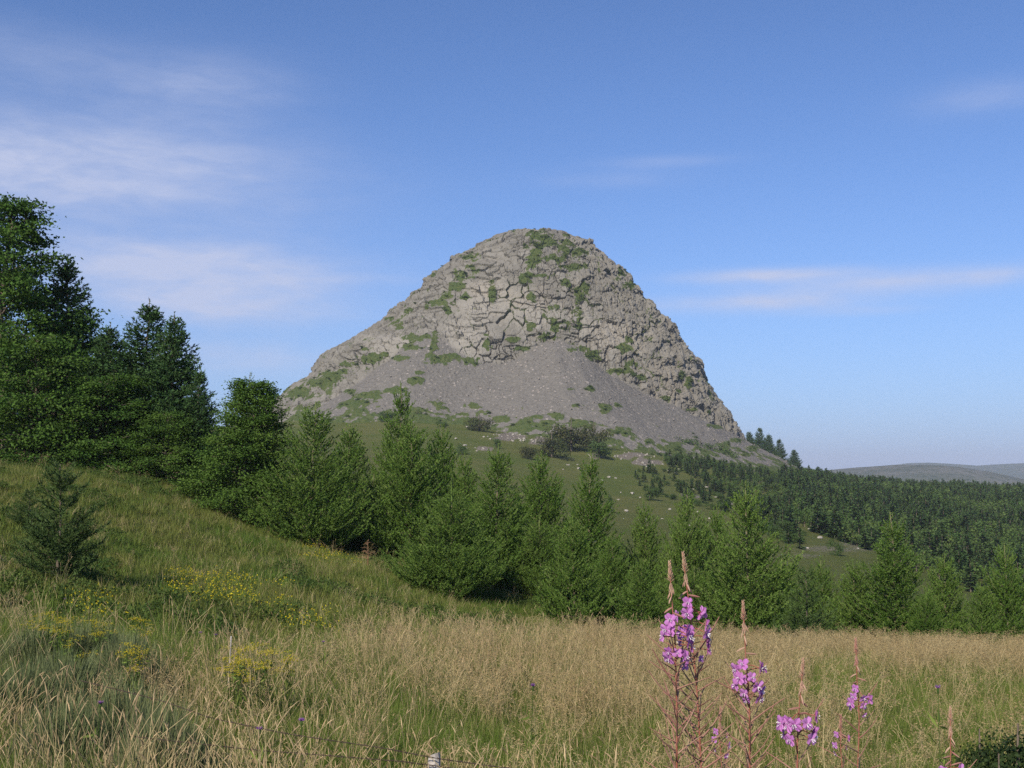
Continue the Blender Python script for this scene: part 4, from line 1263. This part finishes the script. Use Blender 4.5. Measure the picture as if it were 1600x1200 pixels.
YP = [yellow_plant(k) for k in range(3)]
YL = [('yellow flowering plant beside the grey green broom on the left', [(72, 962, 13), (88, 968, 13), (100, 972, 12.6), (110, 968, 13), (60, 960, 13.5)]),
      ('yellow flowering plant at the right end of the grey green broom', [(215, 968, 13.6), (228, 972, 13.4), (160, 976, 13), (150, 972, 13.4)]),
      ('yellow flowering plant in front of the grey green broom', [(124, 1003, 11.6), (200, 1005, 11.8), (212, 1014, 11.6), (206, 1024, 11.4)]),
      ('yellow flowering plant in the dense yellow clump right of the stake', [(366, 1012, 12.2), (380, 1016, 12), (394, 1012, 12.3), (408, 1020, 12), (420, 1018, 12.2), (436, 1024, 12), (372, 1032, 11.6), (452, 1030, 12), (390, 1040, 11.4), (360, 1026, 11.8)])]
c = 0
for lb, pts in YL:
    for px, py, d in pts:
        p = ray(px, py, d); z0 = gz(p[0], d); e = link('ragwort', None, loc=(p[0], d, z0), rz=c * 1.7)
        sc_ = (p[2] - z0) / .68; e.scale = (min(sc_, .95),) * 2 + (sc_,)
        link('stem', YP[c % 3][0], e); link('flower_heads', YP[c % 3][1], e)
        tag(e, lb, 'ragwort', lb.replace('plant', 'plants')); c += 1
    in_order([o for o in COL.objects if o.get('label') == lb], '%s ' + lb + ', from the left')


def broom(seed):
    rg = np.random.default_rng(seed); tb = TB()
    n = 5200
    a = rg.uniform(0, 6.28, n); q = np.sqrt(rg.uniform(0, 1, n)); lump = .75 + .25 * np.sin(a * 3 + seed) * np.cos(a * 2)
    B = np.column_stack([q * np.cos(a) * .62 * lump, q * np.sin(a) * .62 * lump, (1 - q ** 2) * rg.uniform(.1, .42, n)])
    D = unit(np.column_stack([np.cos(a) * q * .75, np.sin(a) * q * .75, np.full(n, 1.0)]) + rg.normal(0, .22, (n, 3)))
    tb.spikes(B, D, perp(D, rg), rg.uniform(.10, .28, n), .009, 0)
    return tb.mesh('broom_shrub', BROOM)


BR = [broom(k) for k in range(3)]
for k, (px, py, d, s, lb) in enumerate(BROOMS):
    p = ray(px, py, d); z0 = gz(p[0], d)
    o = link('broom_shrub', BR[k % 3], loc=(p[0], d, z0 - .02), rz=k * 1.3)
    hz = max(.5, (p[2] - z0) / .55); o.scale = (s, s, min(hz, 1.9))
    tag(o, lb, 'broom', 'grey green broom mounds on the left')


PURPLE = foliage('knapweed_florets', (.26, .10, .34), (.36, .16, .46), .3, .02, .3)
def knapweed():
    rg = np.random.default_rng(4); ts, th_ = TB(), TB()
    ts.tube([(0, 0, -.05), (.02, 0, .4), (.03, .01, .74)], [.003, .0026, .002], 4)
    n = 16; B = np.column_stack([rg.normal(0, .01, n), rg.normal(0, .01, n), rg.uniform(.1, .6, n)]); D = unit(rg.normal(size=(n, 3)) + np.array((0, 0, .4)))
    ts.leaves(B, D, perp(D, rg), .10, .018, 1)
    ts.tube([(.03, .01, .73), (.03, .01, .745), (.03, .01, .76)], [.004, .008, .006], 6)
    n = 46; a = rg.uniform(0, 6.28, n); D = unit(np.column_stack([np.cos(a), np.sin(a), rg.uniform(.2, 1.5, n)]))
    th_.spikes(np.repeat(np.array([[.03, .01, .757]]), n, 0), D, perp(D, rg), .024, .006, 0)
    return ts.mesh('knapweed_stem', [GREENBUSH, GRASS]), th_.mesh('knapweed_head', PURPLE)
KN = knapweed()
for k, (px, py, d, lb) in enumerate(((147, 1098, 7.6, 'violet knapweed head in the lower left straw'), (476, 1126, 7.8, 'violet knapweed head above the barbed wire left of the post'), (411, 1136, 7.4, 'violet knapweed head touching the upper wire'), (308, 988, 14, 'pinkish knapweed left of the thin stake'), (338, 992, 14, 'pinkish knapweed nearest to the thin stake'),
                                    (1468, 1072, 8.8, 'violet knapweed standing alone on the right above the lower right fireweed'), (826, 1070, 10.5, 'knapweed head in the middle of the meadow'), (505, 1003, 14, 'knapweed head below the green bank in the middle'), (106, 935, 18, 'pinkish knapweed near the foot of the left pine sapling'))):
    p = ray(px, py, d); z0 = gz(p[0], d); e = link('knapweed', None, loc=(p[0], d, z0), rz=k * 2.0)
    s = (p[2] - z0) / .765; e.scale = (1.3, 1.3, s)
    link('stem', KN[0], e); link('flower_head', KN[1], e); tag(e, lb, 'knapweed', 'knapweed in the meadow')

# the yellow patch on the bank
def p_ybank(tb, rg):
    for k in range(9):
        a, q = rg.uniform(0, 6.28), .3 * math.sqrt(rg.random()); h = rg.uniform(.22, .42)
        c = np.array((q * math.cos(a), q * math.sin(a), h))
        tb.tube([(c[0], c[1], -.02), tuple(c)], [.003, .002], 3, 1)
        m = 6; D = unit(rg.normal(size=(m, 3)) + np.array((0, 0, .5))); tb.spikes(np.repeat(c[None], m, 0), D, perp(D, rg), .022, .016, 0)
        n = 5; B = c - np.array((0, 0, 1.)) * rg.uniform(.03, .15, n)[:, None]; D = unit(rg.normal(size=(n, 3))); tb.leaves(B, D, perp(D, rg), .05, .015, 1)
PY = [proto(p_ybank, 150 + k, [YELLOW, GRASS], 'yellow_tuft') for k in range(3)]
rg = np.random.default_rng(12)
X, Y = [], []
for cx, cy, rx, ry, d0, d1, n in ((350, 930, 85, 30, 21, 26, 50), (300, 920, 50, 20, 22, 26, 18), (480, 955, 60, 25, 19, 23, 16), (150, 945, 40, 10, 17, 20, 12), (500, 870, 60, 18, 34, 40, 30)):
    for k in range(n):
        d = rg.uniform(d0, d1); X.append(ray(cx + rg.normal(0, rx * .5), cy, d)[0]); Y.append(d)
P, rt, sl = put(np.array(X), np.array(Y), 13, .7, 1.2)
scatter('yellow_flowers', 'haze of small yellow flowers on the green bank', 'flowers', PY, P, rt, sl, seed=14)
# ---------------------------------------------------------------- middle distance
def ground_hit(px, py, d0=90.0, d1=700.0):
    """where the line of sight through a pixel first meets the ground"""
    ds = np.exp(np.linspace(math.log(d0), math.log(d1), 260))
    P = np.array([ray(px, py, d) for d in ds]); z = ground(P[:, 0], P[:, 1])
    below = np.where(P[:, 2] < z)[0]
    k = below[0] if len(below) else len(ds) - 1
    return np.array((P[k, 0], P[k, 1], z[k]))


def low_conifer(seed, H=1.0, Rd=.27, n=150):
    rg = np.random.default_rng(seed); tb = TB()
    tb.tube([(0, 0, -.04), (0, 0, .5), (0, 0, .97)], [.022, .014, .003], 5, 0)
    t = np.concatenate([rg.uniform(.05, .96, n)]); a = rg.uniform(0, 6.28, n)
    L = Rd * (1 - t) ** .8 * rg.uniform(.6, 1.15, n) + .02
    D = unit(np.column_stack([np.cos(a), np.sin(a), .55 * t - .15 + rg.normal(0, .12, n)]))
    W = unit(np.cross(D, np.array((0, 0, 1.))) + rg.normal(0, .25, (n, 3)))
    tb.leaves(np.column_stack([np.zeros((n, 2)), t]), D, W, L, L * .42 + .012, 1, -.15)
    k = rg.integers(0, n, n); B = np.column_stack([np.zeros((n, 2)), t])[k] + D[k] * (L[k] * rg.uniform(.3, .9, n))[:, None]
    D2 = unit(D[k] + rg.normal(0, .6, (n, 3))); tb.leaves(B, D2, perp(D2, rg), .075, .04, 1)
    return tb.mesh('far_conifer', [BARK, WOOD_CONIFER])


def low_leafy(seed, mat, n=260, w=.42, hmid=.55, leaf=.10, name='far_leafy_tree'):
    rg = np.random.default_rng(seed); tb = TB()
    tb.tube([(0, 0, -.04), (.01, .01, .4), (0, .0, .8)], [.025, .016, .006], 5, 0)
    m = 11
    c = rg.normal(size=(m, 3)); c = unit(c) * rg.uniform(.25, .75, m)[:, None] * np.array((w, w, .45)) + np.array((0, 0, hmid))
    k = rg.integers(0, m, n)
    d = unit(rg.normal(size=(n, 3))); B = c[k] + d * np.array((w, w, .4)) * (.42 * rg.uniform(.5, 1.05, n))[:, None]
    B[:, 2] = np.maximum(B[:, 2], .03)
    Nn = unit(d + rg.normal(0, .5, (n, 3)) + np.array((0, 0, .4))); D = perp(Nn, rg); W = np.cross(Nn, D)
    tb.leaves(B, D, W, leaf * rg.uniform(.6, 1.4, n), leaf * .8 * rg.uniform(.6, 1.4, n), 1, .1)
    return tb.mesh(name, [BARK, mat])


FC = [low_conifer(k, Rd=.27 + .06 * (k % 3)) for k in range(5)]
FL = [low_leafy(10 + k, WOOD_LEAF) for k in range(4)]
RB = [low_leafy(20 + k, REDBUSH, 1700, .66, .36, .05, 'bush') for k in range(3)]
GB = [low_leafy(30 + k, GREENBUSH, 1100, .66, .36, .06, 'bush') for k in range(3)]
WOODPOLY = np.array([(1040, 716), (1100, 724), (1150, 733), (1200, 741), (1245, 745), (1290, 748), (1330, 752), (1400, 757), (1500, 764), (1720, 774), (1720, 1010), (1560, 985), (1500, 930), (1430, 892), (1370, 866), (1315, 846), (1260, 826), (1215, 803), (1170, 782), (1125, 762), (1080, 744), (1040, 726)], float)


def inside(px, py, poly):
    r = np.zeros(len(px), bool); j = len(poly) - 1
    for i in range(len(poly)):
        xi, yi = poly[i]; xj, yj = poly[j]
        hit = ((yi > py) != (yj > py)) & (px < (xj - xi) * (py - yi) / (yj - yi + 1e-9) + xi)
        r ^= hit; j = i
    return r


rg = np.random.default_rng(31)
n = 60000
Y = rg.uniform(150, 780, n); X = rg.uniform(.08, .56, n) * Y
Z = ground(X, Y); px, py = project(np.column_stack([X, Y, Z]))
ok = inside(px, py, WOODPOLY)
# a clearing near the crest
ok &= ~((np.abs(px - 1435) < 26) & (np.abs(py - 764) < 4))
X, Y, Z = X[ok], Y[ok], Z[ok]
o_ = np.argsort(Y); X, Y, Z = X[o_], Y[o_], Z[o_]
cellsz = 3.7; seen, kp = {}, []
for i in range(len(X)):                             # keep them apart
    key = (int(X[i] // cellsz), int(Y[i] // cellsz))
    if key in seen: continue
    seen[key] = 1; kp.append(i)
X, Y, Z = X[kp], Y[kp], Z[kp]
con = vnoise(np.stack([X, Y], -1), 40, 2, 44) + rg.normal(0, .14, len(X)) > .50
Hh = np.where(con, rg.uniform(3.2, 6.8, len(X)), rg.uniform(3.0, 5.6, len(X)))
Hh = Hh * np.interp(Y, [150, 260, 420, 800], [.75, .95, 1.0, 1.15])
Hh = Hh * (1 - .35 * (X / Y < .245))
hp = Hh / Y * (1 + 0 * X)
vis = np.abs(X / Y) < .468
rest = np.ones(len(X), bool)
for sel, mset, nm, lb, ct in ((con, FC, 'far_conifer', 'young conifer in the dense dark wood right of the mountain', 'conifer'), (~con, FL, 'far_leafy_tree', 'rounded leafy tree in the dense dark wood right of the mountain', 'leafy tree')):
    ix = np.where(sel & vis)[0]; ix = ix[np.argsort(-hp[ix])][:280]; rest[ix] = False
    for i in ix:
        o = link(nm, mset[i % len(mset)], loc=(X[i], Y[i], Z[i] - .1), rz=float(i) * 2.1)
        wsc = Hh[i] * rg.uniform(.9, 1.3); o.scale = (wsc, wsc, Hh[i])
        tag(o, lb, ct, ct + 's in the wood right of the mountain')
rx = np.where(rest)[0]
for sub, pr, nm, lb in ((rx[con[rx]], FC, 'far_conifer_wood', 'mass of small dark conifers on the far wooded slope'), (rx[~con[rx]], FL, 'far_leafy_wood', 'mass of small leafy trees on the far wooded slope')):
    wsc = Hh[sub] * rg.uniform(.9, 1.3, len(sub))
    scatter(nm, lb, 'wood', pr, np.column_stack([X[sub], Y[sub], Z[sub] - .1]), np.column_stack([np.zeros((len(sub), 2)), rg.uniform(0, 6.28, len(sub))]), np.column_stack([wsc, wsc, Hh[sub]]), seed=15)

# scrub on the open slope below the mountain: small conifers, each by itself
SCRUB = np.array([(985, 735), (1060, 738), (1110, 755), (1170, 775), (1230, 810), (1270, 850), (1225, 850), (1150, 805), (1060, 790), (1000, 765)], float)
cnt = 0
while cnt < 190:
    px, py = rg.uniform(980, 1275), rg.uniform(735, 852)
    if not inside(np.array([px]), np.array([py]), SCRUB)[0]: continue
    p = ground_hit(px, py); h = rg.uniform(1.4, 3.0) + 2.6 * rg.random() ** 2 * min(1, max(0, (px - 1040) / 150))
    k = rg.random() < .62
    o = link('slope_conifer' if k else 'slope_bush', FC[cnt % 5] if k else GB[cnt % 3], loc=(p[0], p[1], p[2] - .05), rz=cnt * 1.1); 
    o.scale = (h * (1.2 if k else .8),) * 2 + (h * (1.0 if k else .7),)
    tag(o, 'small conifer on the open slope between the boulders and the wood' if k else 'small green bush on the open slope between the boulders and the wood', 'conifer' if k else 'bush', 'scrub on the open slope')
    cnt += 1
for nm, tx in (('slope_conifer', '%s small conifer from the left on the open slope before the wood'), ('slope_bush', '%s small bush from the left on the open slope before the wood')):
    in_order([o for o in COL.objects if o.name.split('.')[0] == nm], tx)
BUSH = [(748, 674, 48, 22, RB, 'rounded red brown bush at the left foot of the scree'), (893, 706, 84, 40, RB, 'largest dark bush with reddish crown below the scree'), (862, 716, 60, 30, RB, 'dark bush just left of the largest bush'), (928, 700, 52, 34, RB, 'reddish bush on the right of the largest bush'), (936, 718, 46, 24, GB, 'green bush low in front of the reddish ones'),
        (982, 687, 30, 22, RB, 'separate small reddish bush on the scree edge'), (968, 688, 16, 26, FC, 'small dark conifer touching the separate reddish bush'), (828, 718, 34, 20, RB, 'small reddish bush at the left end of the bush row'), (655, 658, 28, 14, RB, 'low reddish bush left below the scree'), (722, 712, 26, 14, GB, 'small green bush on the pasture left of the bush row'), (775, 700, 18, 14, GB, 'small green bush left of the pale rubble'),
        (1015, 738, 12, 14, FC, 'lone small conifer below the pale outcrop'), (953, 800, 16, 24, GB, 'upright dark green bush on the boulder pasture'), (1015, 782, 32, 20, GB, 'rounded dark bush in the middle of the boulder pasture'), (1305, 870, 22, 24, GB, 'dark bush beside the pale boulder in the clearing'), (1250, 858, 26, 20, FC, 'dark conifer left of the pale boulder in the clearing'),
        (1062, 712, 40, 24, GB, 'dark green bush at the left end of the wood under the scree'), (1095, 718, 44, 26, GB, 'dark green bush second in the row under the scree'), (1130, 724, 40, 24, GB, 'dark green bush third in the row under the scree'), (600, 660, 30, 14, GB, 'green bush on the left slope seen between the larches'), (690, 668, 20, 9, GB, 'low green bush on the left slope below the scree')]
for k, (px, py, wp, hp_, mset, lb) in enumerate(BUSH):
    p = ground_hit(px, py)
    s = p[1] / F_PX
    nm = 'slope_conifer' if mset is FC else 'hillside_bush'
    o = link(nm, mset[k % len(mset)], loc=(p[0], p[1], p[2] - .2), rz=k * 2.2)
    wid = wp * s * (1.0 if mset is not FC else 1.7); o.scale = (wid * .9, wid * .9, hp_ * s * 1.7)
    tag(o, lb, 'conifer' if mset is FC else 'bush', 'bushes below the scree')
for k, (px, py, wp, hp_, lb) in enumerate(((432, 622, 10, 10, 'first small bush on the left skyline of the mountain foot'), (447, 612, 10, 9, 'second small bush on the left skyline of the mountain foot'), (468, 604, 26, 11, 'wide low bush on the left skyline of the mountain'), (515, 600, 26, 18, 'dark bush on the left rib of the mountain'), (1108, 648, 9, 15, 'upright bush under the right edge of the cliff'), (985, 590, 14, 12, 'dark bush at the right foot of the cliff'))):
    p, _ = surf_hit(px, py); s = p[1] / F_PX
    o = link('hillside_bush', (RB if k < 3 else GB)[k % 3], loc=(p[0], p[1], p[2] - .5), rz=k); o.scale = (wp * s * .9,) * 2 + (hp_ * s * 1.1,)
    tag(o, lb, 'bush', 'bushes on the mountain')
# spruces behind the right shoulder
FS = [low_conifer(60 + k, Rd=.20 + .02 * k, n=420) for k in range(3)]
for k, (px, top, bot, d, lb) in enumerate(((1119, 612, 640, 541, 'single small spruce high on the right edge of the cliff'), (1172, 672, 716, 556, 'first spruce of the row behind the right shoulder'), (1186, 665, 722, 560, 'tallest spruce of the row behind the right shoulder'), (1201, 676, 728, 560, 'third spruce of the row behind the right shoulder'), (1221, 683, 736, 562, 'broad spruce on the right half of the row behind the shoulder'), (1243, 700, 742, 566, 'last thin spruce at the right end of the row'),
                                          (1160, 690, 714, 553, 'low spruce at the left end of the row behind the right shoulder'), (1211, 700, 738, 558, 'short spruce half hidden under the broad one'), (1232, 716, 742, 560, 'short spruce next to the last thin one'))):
    t = ray(px, top, d); b = ray(px, bot + 14, d); h = t[2] - b[2]
    H, Rd, (tm, cm) = SPRUCES[k % 2]
    e = link('skyline_spruce', None, loc=tuple(b), rz=k * 1.4); e.scale = (h / H * 1.05, h / H * 1.05, h / H)
    link('trunk', tm, e); link('crown', cm, e)
    tag(e, lb, 'spruce', 'spruces on the right shoulder of the mountain')

# ---------------------------------------------------------------- boulders
STONE = plain('pale_boulder', (.24, .22, .185), (.40, .37, .32), 2.5, .9, .4)
def rock(seed, sub=2, flat=.6):
    import bmesh
    bm = bmesh.new(); bmesh.ops.create_icosphere(bm, subdivisions=sub, radius=.5)
    V = np.array([v.co[:] for v in bm.verts]); T = np.array([[v.index for v in f.verts] for f in bm.faces]); bm.free()
    rg_ = np.random.default_rng(seed)
    for k in range(9):                               # flats cut into the ball
        nrm = unit(rg_.normal(size=3)); c = rg_.uniform(.24, .42)
        dd = V @ nrm; V -= np.maximum(dd - c, 0)[:, None] * nrm
    V *= np.array((1, rg_.uniform(.7, 1), flat * rg_.uniform(.8, 1.2)))
    V += rg_.normal(0, .012, V.shape)
    return V, T
RK = [mesh('boulder', *rock(k), STONE) for k in range(6)]
BL = [(887, 728, 9), (904, 734, 10), (951, 748, 10), (941, 752, 6), (962, 748, 7), (988, 772, 10), (1000, 778, 7), (966, 782, 7), (978, 801, 11), (955, 795, 9), (1104, 763, 12), (1112, 768, 9), (1119, 778, 10), (1128, 787, 6), (1143, 789, 9), (1034, 769, 6), (1046, 797, 9), (1055, 741, 9), (1045, 737, 6), (731, 669, 10), (727, 697, 10), (712, 686, 7), (745, 706, 6), (823, 676, 9), (832, 692, 7), (700, 700, 6), (766, 688, 8), (1281, 842, 15), (1262, 858, 11), (1264, 829, 8), (1220, 828, 10), (1109, 812, 9), (1076, 822, 8), (1035, 812, 6), (1322, 846, 8), (1010, 812, 7), (1340, 858, 7), (1138, 792, 6), (902, 727, 5), (917, 733, 6), (1083, 765, 5), (880, 735, 5), (1160, 800, 6), (1060, 735, 5), (970, 771, 5), (1090, 800, 6)]
for k, (px, py, wp) in enumerate(BL):
    p = ground_hit(px, py); s = p[1] / F_PX * wp * .8
    o = link('boulder', RK[k % 6], loc=(p[0], p[1], p[2] + .08 * s), rz=k * 1.9); o.scale = (s, s, s)
    big_ = wp >= 12
    tag(o, ('large pale boulder in the clearing at the edge of the wood' if px > 1200 else 'large pale boulder on the upper right of the open slope') if big_ else ('pale boulder on the pasture below the bushes' if px < 1025 and px > 860 else 'pale boulder on the grass at the foot of the scree' if px <= 860 else 'pale boulder on the scrubby slope before the wood'), 'boulder', 'pale boulders on the slope')
in_order([o for o in COL.objects if o.name.split('.')[0] == 'boulder'], '%s pale boulder from the left on the slope below the scree')
# rubble around the outcrops and on the scree
SCREEROCK = plain('scree_stone', (.15, .135, .122), (.29, .26, .235), 1.1, .9)
SR = [mesh('scree_stone', *rock(40 + k, 1), SCREEROCK) for k in range(5)]
cand = np.where((1 - rock_w) > .6)[0]
cand = cand[(pym[cand] > 520) & front[cand] & (grass[cand] < .3)]
kk = rg.choice(cand, 4500)
P = P1[kk] + rg.normal(0, .5, (len(kk), 3)) * np.array((1, 1, 0))
scatter('scree_stones', 'loose grey stones lying all over the scree', 'stones', SR, P, rg.uniform(0, 6.28, (len(kk), 3)), .22 + .9 * rg.random(len(kk)) ** 5, seed=17)
gi = np.where((stone > .5) & (GY > 120) & (gpx < 1060))[0]
if len(gi):
    kk = rg.choice(gi, 300); P = GP[kk] + rg.normal(0, 2.6, (300, 3)) * np.array((1, 1, 0)); P[:, 2] = ground(P[:, 0], P[:, 1])
    RP = [mesh('outcrop_stone', *rock(70 + k, 1), STONE) for k in range(4)]
    scatter('outcrop_rubble', 'pale rubble of the small outcrops below the scree', 'stones', RP, P, rg.uniform(0, 6.28, (300, 3)), .25 + 1.3 * rg.random(300) ** 3, seed=18)
# low shrubs in the ledges of the cliff
cand = np.where((grass > .75) & front & (pym < 740))[0]
kk = rg.choice(cand, 1500)
sz = .5 + 1.5 * rg.random(len(kk)) ** 2
scatter('ledge_shrubs', 'low green shrubs and grass cushions in the ledges of the mountain', 'shrubs', GB, P1[kk] - np.array((0, 0, .2)), np.column_stack([np.zeros((len(kk), 2)), rg.uniform(0, 6.28, len(kk))]), np.column_stack([sz * 1.3, sz * 1.3, sz * .8]), seed=19)

# ---------------------------------------------------------------- dark shrubs added as stand-ins for shade in the lower right corner
DARKLEAF = foliage('shade_shrub_leaves', (.018, .036, .010), (.040, .062, .018), .2, .3, .3)
CB = low_leafy(77, DARKLEAF, 6000, .62, .40, .028, 'shade_shrub')
for px, py, d, s_, lb in ((1590, 1120, 8.2, 1.5, 'dark shrub standing in for shade, cut by the right edge of the picture'), (1560, 1165, 7.2, 1.0, 'low dark shrub standing in for shade in the lower right corner'), (1530, 1128, 8.6, 1.1, 'leftmost dark shrub standing in for shade behind the lower right fireweed')):
    p = ray(px, py, d); z0 = gz(p[0], d); o = link('shade_shrub', CB, loc=(p[0], d, z0 - .05), rz=d); o.scale = (s_ * .8, s_ * .8, max(.5, (p[2] - z0) * 1.25))
    tag(o, lb, 'shrub', 'shrubs standing in for shade at the right edge')

# ---------------------------------------------------------------- air
HZ, gg = pmat('haze')
pv = gg.n('ShaderNodeVolumePrincipled')
pv.inputs['Color'].default_value = (.80, .87, 1.0, 1)
pv.inputs['Density'].default_value = 1.3e-4
pv.inputs['Anisotropy'].default_value = 0.0
o = gg.n('ShaderNodeOutputMaterial'); gg.l(pv.outputs[0], o.inputs['Volume'])
zmin = float(min(GZ.min(), -62)) - 1
xs, ys, zs = (-9600, 9600), (-9600, 9600), (zmin, 140)
V = [(a, b, c) for a in xs for b in ys for c in zs]
hz = link('haze', mesh('haze', V, np.array([(0, 1, 3, 2), (4, 6, 7, 5), (0, 4, 5, 1), (2, 3, 7, 6), (0, 2, 6, 4), (1, 5, 7, 3)]), HZ))
tag(hz, 'thin bluish air between the camera and the far hills', 'haze', kind='stuff')
